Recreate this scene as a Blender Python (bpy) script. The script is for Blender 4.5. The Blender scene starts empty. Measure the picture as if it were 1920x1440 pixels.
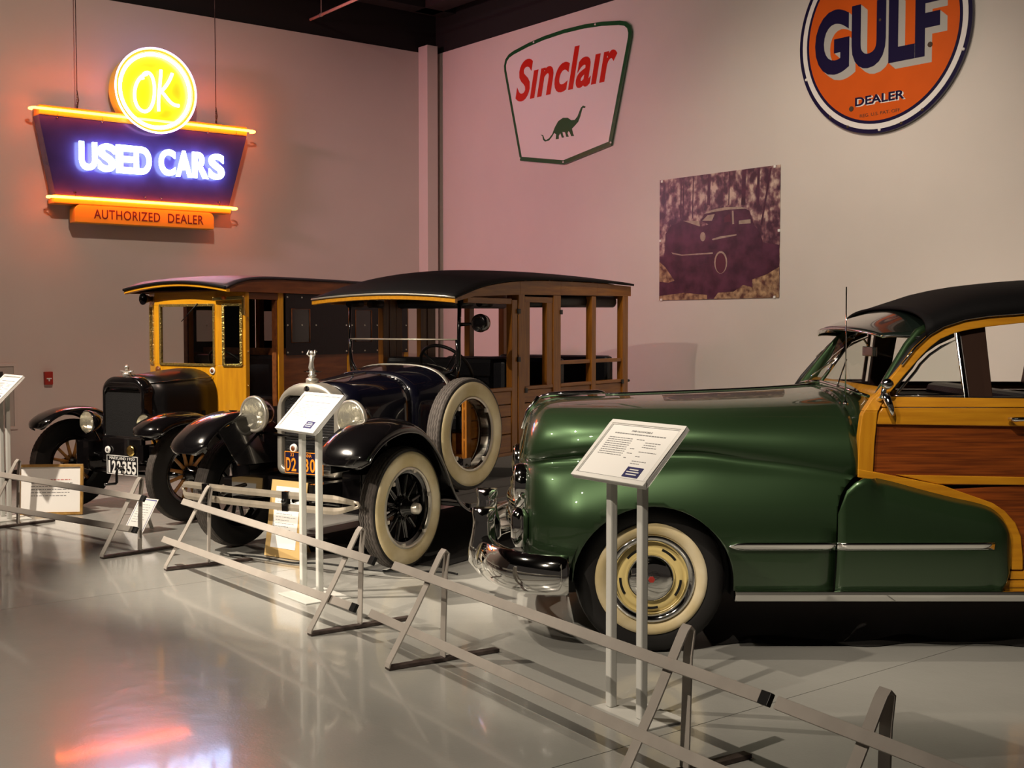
import bpy, bmesh, math, random
from mathutils import Vector, Matrix
random.seed(7)
R = math.radians
PI = math.pi
scene = bpy.context.scene
C = scene.collection

# ------------------------------------------------------------------ camera
cam_d = bpy.data.cameras.new('camera'); cam = bpy.data.objects.new('camera', cam_d); C.objects.link(cam)
cam.location = (0, 0, 1.5); cam.rotation_euler = (R(90) - math.atan(106/2280), 0, 0)
cam_d.sensor_width = 36; cam_d.lens = 36*2280/1920; cam_d.clip_start = .05; cam_d.clip_end = 100
scene.camera = cam
# ------------------------------------------------------------------ view, world
vs = scene.view_settings
vs.view_transform = 'Standard'; vs.look = 'None'; vs.gamma = 1; vs.use_curve_mapping = False; vs.exposure = 0.0
w = bpy.data.worlds.new('dim_hall'); scene.world = w; w.use_nodes = True
bg = w.node_tree.nodes['Background']; bg.inputs[0].default_value = (.055, .045, .038, 1); bg.inputs[1].default_value = .55
# ------------------------------------------------------------------ track lamps of the hall and added fill spots
def spot(name, loc, target, power, col=(1, .86, .70), angle=75, blend=.6, radius=.045):
    l = bpy.data.lights.new(name, 'SPOT'); l.energy = power; l.color = col
    l.spot_size = R(angle); l.spot_blend = blend; l.shadow_soft_size = radius
    o = bpy.data.objects.new(name, l); C.objects.link(o); o.location = loc
    o.rotation_euler = (Vector(target) - Vector(loc)).to_track_quat('-Z', 'Y').to_euler()
    return o
spot('track_or_fill_lamp', (-4.8, 6.3, 5.8), (-1.15, 7.6, .6), 2600, angle=35, blend=.7)
spot('track_or_fill_lamp', (-4.4, 5.6, 5.8), (.5, 6.4, .6), 800, angle=38)
spot('track_or_fill_lamp', (-5.0, 7.2, 5.0), (-2.85, 10.1, 1.0), 1750, angle=44)
spot('track_or_fill_lamp', (-5.2, 1.2, 4.6), (-1.45, 7.7, .45), 1500, angle=18, blend=.6)
spot('track_or_fill_lamp', (-1.7, 4.9, 5.9), (.55, 6.75, 1.0), 1300, angle=26, blend=.5)
spot('track_or_fill_lamp', (-1.6, 2.2, 5.4), (.7, 6.3, .9), 200, angle=40)
spot('track_or_fill_lamp', (-.2, 1.8, 5.2), (2.4, 6.0, 1.2), 700, angle=44)
spot('track_or_fill_lamp', (-3.2, .6, 5.4), (-.7, 4.6, .0), 1220, angle=52, blend=.9)  # fill spot without a fixture, added to lift the foreground floor and barriers
spot('track_or_fill_lamp', (-3.0, 3.2, 4.7), (2.0, 12.0, 2.4), 520, angle=56)
spot('track_or_fill_lamp', (.8, 2.0, 4.9), (4.2, 10.2, 2.6), 310, angle=50)
spot('track_or_fill_lamp', (.6, 7.6, 4.6), (3.0, 11.0, 1.0), 320, angle=85, blend=.9)  # added spot beyond the green car, brightens the low right-hand wall
spot('track_or_fill_lamp', (-1.6, 6.4, 5.9), (-4.6, 12.2, 1.7), 640, col=(1, .74, .58), angle=80, blend=1., radius=.12)  # soft warm wash added to brighten the left wall
spot('pink_neon_wash', (-6.5, 8.5, 4.2), (.0, 13.8, 2.9), 980, col=(1, .42, .50), angle=50, blend=1., radius=.3)

# ------------------------------------------------------------------ materials
def mat(name, col, rough=.5, metal=0., coat=0., coat_rough=.03, spec=.5, bump=0., bscale=40., var=0., vscale=6.,
        emit=None, estr=0., alpha=None, trans=0., ior=1.45, stretch=(1, 1, 1), col2=None, detail=4.):
    m = bpy.data.materials.new(name); m.use_nodes = True
    nt = m.node_tree; b = nt.nodes['Principled BSDF']
    b.inputs['Base Color'].default_value = (*col, 1); b.inputs['Roughness'].default_value = rough
    b.inputs['Metallic'].default_value = metal; b.inputs['Coat Weight'].default_value = coat
    b.inputs['Coat Roughness'].default_value = coat_rough; b.inputs['Specular IOR Level'].default_value = spec
    b.inputs['Transmission Weight'].default_value = trans; b.inputs['IOR'].default_value = ior
    if emit: b.inputs['Emission Color'].default_value = (*emit, 1); b.inputs['Emission Strength'].default_value = estr
    if bump or var or col2:
        tc = nt.nodes.new('ShaderNodeTexCoord'); mp = nt.nodes.new('ShaderNodeMapping')
        mp.inputs['Scale'].default_value = stretch
        nt.links.new(tc.outputs['Object'], mp.inputs['Vector'])
    if col2 or var:
        n = nt.nodes.new('ShaderNodeTexNoise'); n.inputs['Scale'].default_value = vscale; n.inputs['Detail'].default_value = detail
        nt.links.new(mp.outputs['Vector'], n.inputs['Vector'])
        cr = nt.nodes.new('ShaderNodeValToRGB')
        c2 = col2 if col2 else tuple(max(0, c*(1-var)) for c in col)
        cr.color_ramp.elements[0].position = .35; cr.color_ramp.elements[1].position = .68
        cr.color_ramp.elements[0].color = (*c2, 1); cr.color_ramp.elements[1].color = (*col, 1)
        nt.links.new(n.outputs['Fac'], cr.inputs['Fac']); nt.links.new(cr.outputs['Color'], b.inputs['Base Color'])
    if bump:
        n2 = nt.nodes.new('ShaderNodeTexNoise'); n2.inputs['Scale'].default_value = bscale; n2.inputs['Detail'].default_value = 3
        nt.links.new(mp.outputs['Vector'], n2.inputs['Vector'])
        bp = nt.nodes.new('ShaderNodeBump'); bp.inputs['Strength'].default_value = bump; bp.inputs['Distance'].default_value = .01
        nt.links.new(n2.outputs['Fac'], bp.inputs['Height']); nt.links.new(bp.outputs['Normal'], b.inputs['Normal'])
    return m
def wood(name, c1, c2, stretch, scale=6., coat=.25, rough=.4):
    return mat(name, c1, rough=rough, coat=coat, coat_rough=.12, col2=c2, vscale=scale, stretch=stretch, detail=7., bump=.08, bscale=30)
def glass(name, tint=(.9, .95, .92), fac=.12, rough=.02):
    m = bpy.data.materials.new(name); m.use_nodes = True; nt = m.node_tree
    for n in list(nt.nodes): nt.nodes.remove(n)
    out = nt.nodes.new('ShaderNodeOutputMaterial'); mix = nt.nodes.new('ShaderNodeMixShader')
    tr = nt.nodes.new('ShaderNodeBsdfTransparent'); tr.inputs[0].default_value = (*tint, 1)
    gl = nt.nodes.new('ShaderNodeBsdfGlossy'); gl.inputs['Roughness'].default_value = rough
    fr = nt.nodes.new('ShaderNodeFresnel'); fr.inputs[0].default_value = 1.5
    ma = nt.nodes.new('ShaderNodeMath'); ma.operation = 'MULTIPLY'; ma.inputs[1].default_value = fac/.05
    nt.links.new(fr.outputs[0], ma.inputs[0]); nt.links.new(ma.outputs[0], mix.inputs[0])
    nt.links.new(tr.outputs[0], mix.inputs[1]); nt.links.new(gl.outputs[0], mix.inputs[2]); nt.links.new(mix.outputs[0], out.inputs[0])
    return m
M = {}
M['wall'] = mat('wall_paint', (.66, .60, .55), rough=.75, bump=.05, bscale=120, var=.04, vscale=1.5)
M['black_upper'] = mat('black_painted_deck', (.012, .010, .010), rough=.9)
M['base_black'] = mat('black_vinyl', (.01, .01, .01), rough=.5)
M['pipe'] = mat('red_sprinkler_pipe', (.90, .50, .40), rough=.45)
M['steel_grey'] = mat('grey_enamel_steel', (.40, .365, .325), rough=.45, var=.12, vscale=9)
M['bare_steel'] = mat('worn_bare_steel', (.13, .10, .09), rough=.5, metal=.4, col2=(.05, .035, .03), vscale=14)
M['white_post'] = mat('pale_grey_powder_coat', (.62, .62, .58), rough=.4)
M['white_board'] = mat('white_board', (.86, .85, .82), rough=.45)
M['frame_white'] = mat('white_frame', (.80, .79, .75), rough=.35)
M['ink'] = mat('grey_ink', (.22, .22, .22), rough=.8)
M['ink_dark'] = mat('dark_ink', (.03, .03, .03), rough=.8)
M['ink_blue'] = mat('navy_ink', (.02, .02, .10), rough=.6)
M['ink_red'] = mat('red_ink', (.55, .22, .2), rough=.8)
M['black_plastic'] = mat('black_plastic', (.008, .008, .008), rough=.45)
M['black_paint'] = mat('black_gloss_paint', (.0035, .003, .0035), rough=.18, coat=1., coat_rough=.02)
M['navy_paint'] = mat('navy_gloss_paint', (.0025, .0025, .007), rough=.2, coat=1., coat_rough=.02)
M['green_paint'] = mat('green_metallic_paint', (.036, .075, .031), rough=.38, metal=.68, coat=1., coat_rough=.02)
M['chrome'] = mat('chrome', (.82, .82, .80), rough=.06, metal=1.)
M['nickel'] = mat('nickel_plate', (.62, .58, .50), rough=.30, metal=.72)
M['nickel_dull'] = mat('brushed_nickel', (.52, .46, .37), rough=.38, metal=.5, var=.2, vscale=12)
M['brass'] = mat('polished_brass', (.80, .58, .18), rough=.22, metal=1.)
M['rubber'] = mat('tyre_rubber', (.012, .011, .011), rough=.55)
M['rubber_tread'] = mat('dusty_tread_rubber', (.10, .085, .075), rough=.75, var=.4, vscale=30)
M['whitewall'] = mat('cream_whitewall', (.80, .70, .48), rough=.55, col2=(.62, .50, .26), vscale=5)
M['cream_rim'] = mat('cream_enamel', (.78, .62, .25), rough=.25, coat=.6)
M['maple'] = wood('honey_maple', (.64, .285, .012), (.52, .21, .008), (1.2, 14, 14), scale=3.5)
M['maple_v'] = wood('honey_maple_upright', (.64, .285, .012), (.53, .215, .008), (14, 14, 1.2), scale=3.5)
M['mahogany'] = wood('mahogany_panel', (.30, .068, .009), (.13, .028, .005), (1.3, 20, 34), scale=3.)
M['oak'] = wood('varnished_oak', (.36, .130, .011), (.23, .074, .007), (1.3, 16, 16), scale=3.5)
M['oak_v'] = wood('varnished_oak_upright', (.36, .130, .011), (.24, .080, .007), (16, 16, 1.3), scale=3.5)
M['yellow_wood'] = wood('yellow_varnished_ash', (.70, .33, .008), (.58, .25, .006), (14, 14, 1.3), scale=3.)
M['yellow_wood_h'] = wood('yellow_varnished_ash_rail', (.70, .33, .008), (.58, .25, .006), (14, 1.3, 14), scale=3.)
M['red_wood'] = wood('reddish_stained_wood', (.22, .070, .018), (.13, .038, .010), (1.3, 14, 10), scale=3.)
M['spoke_wood'] = wood('natural_spoke_wood', (.42, .20, .045), (.30, .13, .03), (8, 8, 8), scale=3.)
M['roof_cloth'] = mat('black_roof_fabric', (.0045, .004, .0045), rough=.7, spec=.2, bump=.15, bscale=400)
M['roof_glossy'] = mat('dark_varnished_roof_fabric', (.03, .022, .028), rough=.42, bump=.15, bscale=300)
M['leather'] = mat('black_leather', (.008, .008, .011), rough=.42, bump=.15, bscale=70)
M['curtain'] = mat('black_oilcloth', (.006, .005, .006), rough=.5, bump=.1, bscale=50)
M['core'] = mat('radiator_core', (.008, .008, .009), rough=.45, bump=.6, bscale=260)
M['core_black'] = mat('black_radiator_core', (.0025, .0025, .003), rough=.6, bump=.5, bscale=260)
M['figure_nickel'] = mat('bright_nickel_figure', (.80, .77, .70), rough=.22, metal=.75)
M['glass'] = glass('clear_glass', fac=.05)
M['glass_car'] = glass('car_glass', tint=(.88, .88, .85), fac=.025)
M['glass_ws'] = glass('windscreen_glass', tint=(.82, .82, .80), fac=.06)
M['celluloid'] = glass('smoky_celluloid', tint=(.30, .28, .27), fac=.10, rough=.12)
M['lens'] = mat('ribbed_lamp_lens', (.95, .92, .76), rough=.12, metal=.6, coat=1., bump=.45, bscale=26, stretch=(1, 4, .5))
_nt = M['lens'].node_tree; _o = _nt.nodes['Material Output']; _p = _nt.nodes['Principled BSDF']; _t = _nt.nodes.new('ShaderNodeBsdfTransparent'); _m = _nt.nodes.new('ShaderNodeMixShader'); _m.inputs[0].default_value = .36
_nt.links.new(_t.outputs[0], _m.inputs[1]); _nt.links.new(_p.outputs[0], _m.inputs[2]); _nt.links.new(_m.outputs[0], _o.inputs[0])
M['black_satin'] = mat('black_satin_paint', (.004, .0035, .004), rough=.34, coat=.12, coat_rough=.2)
M['reflector'] = mat('silvered_reflector', (.90, .86, .70), rough=.16, metal=1., bump=.5, bscale=22, stretch=(1, 3, 1))
M['bulb'] = mat('lamp_bulb', (.85, .82, .7), rough=.2)
M['red_enamel'] = mat('red_enamel', (.38, .035, .025), rough=.4)
M['pull_white'] = mat('white_print', (.7, .68, .65), rough=.5)
M['plate_black'] = mat('black_plate_enamel', (.01, .01, .012), rough=.35)
M['plate_navy'] = mat('navy_plate_enamel', (.012, .010, .035), rough=.35)
M['plate_white'] = mat('white_plate_enamel', (.85, .85, .82), rough=.4)
M['plate_orange'] = mat('orange_plate_enamel', (.85, .28, .02), rough=.4)
M['gold_frame'] = wood('gilt_wood_frame', (.42, .25, .07), (.30, .16, .04), (9, 9, 9), scale=3.)
M['kraft'] = mat('tan_mount_board', (.62, .42, .17), rough=.7)
M['cable'] = mat('black_cable', (.006, .006, .006), rough=.5)
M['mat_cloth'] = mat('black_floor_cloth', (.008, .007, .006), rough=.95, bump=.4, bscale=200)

# ------------------------------------------------------------------ mesh helpers
class MB:
    def __init__(s): s.v = []; s.f = []; s.sm = []
    def add(s, vs, fs, smooth=False):
        n = len(s.v); s.v += [tuple(x) for x in vs]
        for f in fs: s.f.append([i+n for i in f]); s.sm.append(smooth)
        return s
    def box(s, x0, x1, y0, y1, z0, z1):
        return s.add([(x0, y0, z0), (x1, y0, z0), (x1, y1, z0), (x0, y1, z0), (x0, y0, z1), (x1, y0, z1), (x1, y1, z1), (x0, y1, z1)],
                     [(0, 3, 2, 1), (4, 5, 6, 7), (0, 1, 5, 4), (1, 2, 6, 5), (2, 3, 7, 6), (3, 0, 4, 7)])
    def beam(s, a, b, w, h, up=(0, 0, 1)):
        a, b = Vector(a), Vector(b); d = (b-a).normalized(); u = Vector(up)
        x = d.cross(u).normalized(); u = x.cross(d).normalized()
        vs = []
        for p in (a, b):
            for sx, su in ((-1, -1), (1, -1), (1, 1), (-1, 1)): vs.append(p + x*sx*w/2 + u*su*h/2)
        return s.add(vs, [(0, 1, 2, 3), (7, 6, 5, 4), (0, 4, 5, 1), (1, 5, 6, 2), (2, 6, 7, 3), (3, 7, 4, 0)])
    def grid(s, rows, closed_u=False, closed_v=False, smooth=True):
        nr, nc = len(rows), len(rows[0]); vs = [p for r in rows for p in r]; fs = []
        for i in range(nr if closed_v else nr-1):
            for j in range(nc if closed_u else nc-1):
                i2, j2 = (i+1) % nr, (j+1) % nc
                fs.append((i*nc+j, i*nc+j2, i2*nc+j2, i2*nc+j))
        return s.add(vs, fs, smooth)
    def loft(s, rings, smooth=True, cap=True):
        s.grid(rings, closed_u=True, smooth=smooth)
        if cap: s.add(rings[0], [list(range(len(rings[0])))[::-1]]); s.add(rings[-1], [list(range(len(rings[-1])))])
        return s
    def tube(s, path, r, n=8, closed=False, cap=True, flat=1., ref=None):
        path = [Vector(p) for p in path]; m = len(path); rings = []
        prev = None
        for i, p in enumerate(path):
            if closed: t = (path[(i+1) % m]-path[i-1])
            else: t = path[min(i+1, m-1)]-path[max(i-1, 0)]
            t.normalize()
            if prev is None:
                x = Vector(ref) if ref else (Vector((0, 0, 1)) if abs(t.z) < .9 else Vector((1, 0, 0)))
            else: x = prev
            x = (x - t*x.dot(t)).normalized(); prev = x; y = t.cross(x)
            rr = r[i] if isinstance(r, (list, tuple)) else r
            rings.append([p + x*math.cos(2*PI*k/n)*rr + y*math.sin(2*PI*k/n)*rr*flat for k in range(n)])
        if closed: return s.grid(rings, closed_u=True, closed_v=True)
        return s.loft(rings, cap=cap)
    def lathe(s, prof, c=(0, 0, 0), axis='y', n=32, smooth=True, a0=0., a1=2*PI):
        # prof: (axial, radius)
        full = abs(a1-a0-2*PI) < 1e-6; rows = []
        for k in range(n if full else n+1):
            a = a0+(a1-a0)*k/n; ca, sa = math.cos(a), math.sin(a); row = []
            for h, r in prof:
                if axis == 'y': p = (c[0]+r*ca, c[1]+h, c[2]+r*sa)
                elif axis == 'x': p = (c[0]+h, c[1]+r*ca, c[2]+r*sa)
                else: p = (c[0]+r*ca, c[1]+r*sa, c[2]+h)
                row.append(p)
            rows.append(row)
        return s.grid(rows, closed_v=full, smooth=smooth)
    def prism(s, poly, fn, d0, d1, smooth=False):
        n = len(poly); vs = [fn(a, b, d0) for a, b in poly]+[fn(a, b, d1) for a, b in poly]
        fs = [list(range(n))[::-1], list(range(n, 2*n))]
        s.add(vs, fs); s.add(vs, [(i, (i+1) % n, n+(i+1) % n, n+i) for i in range(n)], smooth)
        return s
    def sphere(s, c, r, n=16, m=10, sc=(1, 1, 1)):
        rows = []
        for i in range(m+1):
            t = PI*i/m
            rows.append([(c[0]+r*sc[0]*math.sin(t)*math.cos(2*PI*k/n), c[1]+r*sc[1]*math.sin(t)*math.sin(2*PI*k/n), c[2]+r*sc[2]*math.cos(t)) for k in range(n)])
        return s.grid(rows, closed_u=True)
    def mesh(s, name, weld=True):
        me = bpy.data.meshes.new(name); me.from_pydata(s.v, [], s.f)
        me.polygons.foreach_set('use_smooth', s.sm); me.update()
        b = bmesh.new(); b.from_mesh(me)
        if weld: bmesh.ops.remove_doubles(b, verts=b.verts, dist=1e-5)
        bmesh.ops.recalc_face_normals(b, faces=b.faces); b.to_mesh(me); b.free()
        return me
def obj(name, mb, m, parent=None, bevel=0., solid=0., sub=0, weld=True, sharp=None, soff=0.):
    me = mb.mesh(name, weld) if isinstance(mb, MB) else mb
    o = bpy.data.objects.new(name, me); C.objects.link(o)
    if m is not None and not me.materials: me.materials.append(M[m] if isinstance(m, str) else m)
    if parent: o.parent = parent
    if sub:
        md = o.modifiers.new('sub', 'SUBSURF'); md.levels = sub; md.render_levels = sub
    if solid:
        md = o.modifiers.new('solid', 'SOLIDIFY'); md.thickness = solid; md.offset = soff
    if bevel:
        md = o.modifiers.new('bevel', 'BEVEL'); md.width = bevel; md.segments = 2; md.limit_method = 'ANGLE'; md.angle_limit = R(40)
    return o
def tag(o, label, cat, group=None):
    o['label'] = label; o['category'] = cat
    if group: o['group'] = group
    return o
def thing(name, label, cat, loc=(0, 0, 0), rz=0., group=None):
    o = bpy.data.objects.new(name, None); C.objects.link(o); o.empty_display_size = .1
    o.location = loc; o.rotation_euler = (0, 0, rz)
    return tag(o, label, cat, group)
def struct(o): o['kind'] = 'structure'; return o
def B(x0, x1, y0, y1, z0, z1): return MB().box(x0, x1, y0, y1, z0, z1)
def text_raw(s, offset=0., spacing=1., shear=0.):
    cu = bpy.data.curves.new('lettering', 'FONT'); cu.body = s; cu.size = 1; cu.offset = offset
    cu.space_character = spacing; cu.shear = shear; cu.resolution_u = 5; cu.extrude = .5
    o = bpy.data.objects.new('lettering', cu); C.objects.link(o)
    bpy.context.view_layer.update()
    dg = bpy.context.evaluated_depsgraph_get()
    me = bpy.data.meshes.new_from_object(o.evaluated_get(dg)); 
    vs = [v.co.copy() for v in me.vertices]; fs = [list(p.vertices) for p in me.polygons]
    bpy.data.objects.remove(o); bpy.data.curves.remove(cu); bpy.data.meshes.remove(me)
    return vs, fs
def text(s, x0, x1, z0, z1, y0, y1, fn=None, offset=0., spacing=1., shear=0.):
    """lettering fitted to the rectangle x0..x1, z0..z1, from depth y0 to y1; fn maps (x,z,y) to a point"""
    vs, fs = text_raw(s, offset, spacing, shear)
    ax = min(v.x for v in vs); bx = max(v.x for v in vs); ay = min(v.y for v in vs); by = max(v.y for v in vs)
    fn = fn or (lambda x, z, y: (x, y, z))
    mb = MB()
    mb.add([fn(x0+(v.x-ax)/(bx-ax)*(x1-x0), z0+(v.y-ay)/(by-ay)*(z1-z0), y0 if v.z > 0 else y1) for v in vs], fs)
    return mb

# ------------------------------------------------------------------ room shell
CX, CY = -.95, 15.06
LD = Vector((math.cos(R(38.5)), math.sin(R(38.5)), 0)); RD = Vector((-LD.y, LD.x, 0))
corner = Vector((CX, CY, 0))
WH = 4.83; TOP = 6.3
def room_empty_xf(o, rz): o.location = (CX, CY, 0); o.rotation_euler = (0, 0, rz); return o
RZL = R(38.5); RZR = R(-51.5)
# floor
fm = bpy.data.materials.new('grey_epoxy_floor'); fm.use_nodes = True; nt = fm.node_tree; b = nt.nodes['Principled BSDF']
tc = nt.nodes.new('ShaderNodeTexCoord')
n1 = nt.nodes.new('ShaderNodeTexNoise'); n1.inputs['Scale'].default_value = 1.2; n1.inputs['Detail'].default_value = 5
cr = nt.nodes.new('ShaderNodeValToRGB'); cr.color_ramp.elements[0].color = (.37, .37, .34, 1); cr.color_ramp.elements[1].color = (.47, .465, .43, 1)
nt.links.new(tc.outputs['Object'], n1.inputs['Vector']); nt.links.new(n1.outputs['Fac'], cr.inputs['Fac'])
nt.links.new(cr.outputs['Color'], b.inputs['Base Color'])
b.inputs['Roughness'].default_value = .17; b.inputs['Coat Weight'].default_value = .45; b.inputs['Coat Roughness'].default_value = .06
n2 = nt.nodes.new('ShaderNodeTexNoise'); n2.inputs['Scale'].default_value = 90; n2.inputs['Detail'].default_value = 3
n3 = nt.nodes.new('ShaderNodeTexNoise'); n3.inputs['Scale'].default_value = 5
ad = nt.nodes.new('ShaderNodeMath'); ad.operation = 'MULTIPLY_ADD'; ad.inputs[1].default_value = 4.0
bp = nt.nodes.new('ShaderNodeBump'); bp.inputs['Strength'].default_value = .12; bp.inputs['Distance'].default_value = .004
for nn in (n2, n3): nt.links.new(tc.outputs['Object'], nn.inputs['Vector'])
nt.links.new(n3.outputs['Fac'], ad.inputs[0]); nt.links.new(n2.outputs['Fac'], ad.inputs[2])
nt.links.new(ad.outputs[0], bp.inputs['Height']); nt.links.new(bp.outputs['Normal'], b.inputs['Normal'])
M['floor'] = fm
M['joint'] = mat('dark_joint_filler', (.10, .095, .085), rough=.6)
# slabs with sawn joints between them, laid along the walls (frame of the right-hand wall)
fl = struct(obj('floor', B(-17, 22, -20, .2, -.12, -.006), 'joint')); room_empty_xf(fl, RZR)
sx = [-17, -12.3, -8.7, -5.1, -1.5, 2.07, 5.67, 9.27, 12.9, 16.5, 22]
sy = [-20, -16.2, -12.6, -9.0, .2]
for i in range(len(sx)-1):
    for j in range(len(sy)-1):
        obj('slab', B(sx[i]+.002, sx[i+1]-.002, sy[j]+.002, sy[j+1]-.002, -.1, 0), 'floor', fl)
# left wall (local x runs right towards the corner, y into the wall)
wl = struct(obj('wall_left', B(-14, .25, 0, .2, 0, WH), 'wall')); room_empty_xf(wl, RZL)
wr = struct(obj('wall_right', B(0, 16, 0, .2, 0, WH), 'wall')); room_empty_xf(wr, RZR)
t1 = struct(obj('trim_1', B(-14, .25, .02, .2, WH, TOP), 'black_upper')); room_empty_xf(t1, RZL)
t2 = struct(obj('trim_2', B(0, 16, .02, .2, WH, TOP), 'black_upper')); room_empty_xf(t2, RZR)
t3 = struct(obj('trim_3', B(-.238, -.085, -.19, 0, 0, WH+.06), 'wall', bevel=.004)); room_empty_xf(t3, RZL)
bl = struct(obj('baseboard_left', B(-14, -.24, -.012, 0, 0, .10), 'base_black', bevel=.003)); room_empty_xf(bl, RZL)
br = struct(obj('baseboard_right', B(.19, 16, -.012, 0, 0, .10), 'base_black', bevel=.003)); room_empty_xf(br, RZR)
ce = struct(obj('ceiling', B(-17, 22, -20, .3, TOP, TOP+.1), 'black_upper')); room_empty_xf(ce, RZR)
t4 = struct(obj('trim_4', B(.2, 16, -.42, -.16, 5.25, 5.5), mat('dark_beam', (.03, .02, .02), rough=.8))); room_empty_xf(t4, RZR)
t5 = struct(obj('trim_5', B(-14, .1, -.42, -.16, 5.25, 5.5), M['black_upper'])); room_empty_xf(t5, RZL)
# sprinkler pipe with its hangers, parallel to the right-hand wall
pp = thing('sprinkler_pipe', 'thin reddish sprinkler pipe hung under the black ceiling', 'pipe')
P0 = Vector((-2.761, 14.65, 5.0)); pd = Vector((.593, -.805, 0))
obj('pipe', MB().tube([P0-pd*.05, P0+pd*9], .016, 10), 'pipe', pp)
for t in (.52, 1.05, 2.6, 4.2, 6.):
    p = P0+pd*t; h = MB().tube([p+Vector((0, 0, .0)), (p.x, p.y, TOP)], .005, 6); h.tube([p-pd*.012, p+pd*.012], .022, 10)
    obj('hanger', h, 'steel_grey', pp)
p2 = thing('conduit', 'thin grey conduit running along the black ceiling beside left wall', 'pipe')
q0 = P0 + pd*1.3 + Vector((0, 0, .35)); obj('tube', MB().tube([q0, q0-LD*6], .010, 8), 'steel_grey', p2)
for t in (.15, 2., 4., 5.8):
    p = q0-LD*t; obj('hanger', MB().tube([p, (p.x, p.y, TOP)], .004, 6), 'steel_grey', p2)
# ------------------------------------------------------------------ things on the walls
def wall_thing(name, label, cat, side, x, z, group=None):
    d = LD if side == 'l' else -RD
    p = corner + d*x
    return thing(name, label, cat, (p.x, p.y, z), RZL if side == 'l' else RZR, group)
def inset(poly, d):
    out = []; n = len(poly)
    ar = sum(poly[i][0]*poly[(i+1) % n][1]-poly[(i+1) % n][0]*poly[i][1] for i in range(n))
    sg = 1 if ar > 0 else -1
    for i in range(n):
        a, b, c = Vector(poly[i-1]), Vector(poly[i]), Vector(poly[(i+1) % n])
        e1 = (b-a).normalized(); e2 = (c-b).normalized()
        n1 = Vector((-e1.y, e1.x))*sg; n2 = Vector((-e2.y, e2.x))*sg
        m = (n1+n2); k = m.length_squared
        m = m*(2/k) if k > 1e-6 else n1
        out.append((b.x+m.x*d, b.y+m.y*d))
    return out
XZ = lambda a, b, d: (a, d, b)
# ---- neon dealer sign (frame: x along wall, y into wall, z up; origin under its middle, at the floor line of the wall)
NX = -3.74
M['sign_panel'] = mat('dark_blue_porcelain', (.065, .042, .17), rough=.22, var=.3, vscale=3)
M['sign_orange'] = mat('orange_yellow_enamel', (.85, .40, .03), rough=.35)
M['sign_yellow'] = mat('yellow_enamel_disc', (.82, .74, .02), rough=.3)
M['sign_red_ink'] = mat('dark_red_lettering', (.16, .012, .008), rough=.5)
M['neon_orange'] = mat('orange_neon', (.9, .3, .05), rough=.3, emit=(1., .125, .012), estr=42)
M['neon_white'] = mat('blue_white_neon', (.8, .85, 1), rough=.3, emit=(.42, .60, 1.), estr=13)
M['neon_ok'] = mat('warm_white_neon', (1, 1, .8), rough=.3, emit=(1., .90, .45), estr=6.)
M['neon_ring'] = mat('pale_violet_neon', (.8, .8, 1), rough=.3, emit=(.70, .36, 1.), estr=7)
M['neon_inner'] = mat('white_neon', (.9, .9, 1), rough=.3, emit=(.72, .80, 1.), estr=9)
ns = wall_thing('neon_sign', 'hanging neon sign with yellow round top above blue panel', 'sign', 'l', NX, 0)
sh = lambda pts: [(a-NX, b) for a, b in pts]
obj('panel', MB().prism(sh([(-4.832, 3.56), (-4.682, 2.80), (-2.851, 2.80), (-2.637, 3.56)]), XZ, -.25, -.08), 'sign_panel', ns, bevel=.006)
obj('top_box', B(-4.825-NX, -2.64-NX, -.262, -.07, 3.56, 3.655), 'sign_orange', ns, bevel=.01)
obj('bottom_box', B(-4.70-NX, -2.835-NX, -.262, -.07, 2.715, 2.80), 'sign_orange', ns, bevel=.01)
def hoop(x0, x1, z):
    y = -.30; r = .055; pts = [(x0+.02, -.20, z)]
    pts += [(x0+r-r*math.cos(a)-.01, y+.06-.06*math.sin(a), z) for a in [PI/2*k/5-.3 for k in range(6)]]
    pts += [(x0+.15+(x1-x0-.3)*k/14, y, z) for k in range(15)]
    pts += [(x1-r+r*math.sin(a)+.01, y+.06-.06*math.cos(a), z) for a in [PI/2*k/5+.3 for k in range(6)]]
    pts += [(x1-.02, -.20, z)]
    return pts
obj('neon_tube', MB().tube(hoop(-4.90-NX, -2.56-NX, 3.612), .0125, 8), 'neon_orange', ns)
obj('neon_tube', MB().tube(hoop(-4.745-NX, -2.78-NX, 2.773), .0125, 8), 'neon_orange', ns)
for x, z in ((-4.66, 3.54), (-4.22, 3.54), (-3.10, 3.55), (-2.78, 3.56), (-4.50, 2.83), (-3.79, 2.83), (-3.62, 2.83), (-2.98, 2.83)):
    m = MB().tube([(x-NX, -.25, z), (x-NX, -.292, z)], .008, 8); m.tube([(x-NX, -.29, z), (x-NX, -.29, z+(.05 if z > 3 else -.05))], .004, 6)
    obj('tube_support', m, 'glass', ns)
dx, dz = -3.682-NX, 3.907
obj('disc', MB().lathe([(-.10, 0), (-.10, .36), (-.10, .405), (-.30, .405), (-.335, .418), (-.335, .395), (-.285, .385), (-.285, 0)], (dx, 0, dz), 'y', 64, smooth=False), 'sign_yellow', ns, bevel=.004)
ring = lambda r, y: [(dx+r*math.cos(2*PI*k/56), y, dz+r*math.sin(2*PI*k/56)) for k in range(56)]
obj('neon_ring', MB().tube(ring(.425, -.345), .009, 8, closed=True), 'neon_ring', ns)
obj('neon_ring', MB().tube(ring(.368, -.318), .017, 8, closed=True), 'neon_inner', ns)
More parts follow.
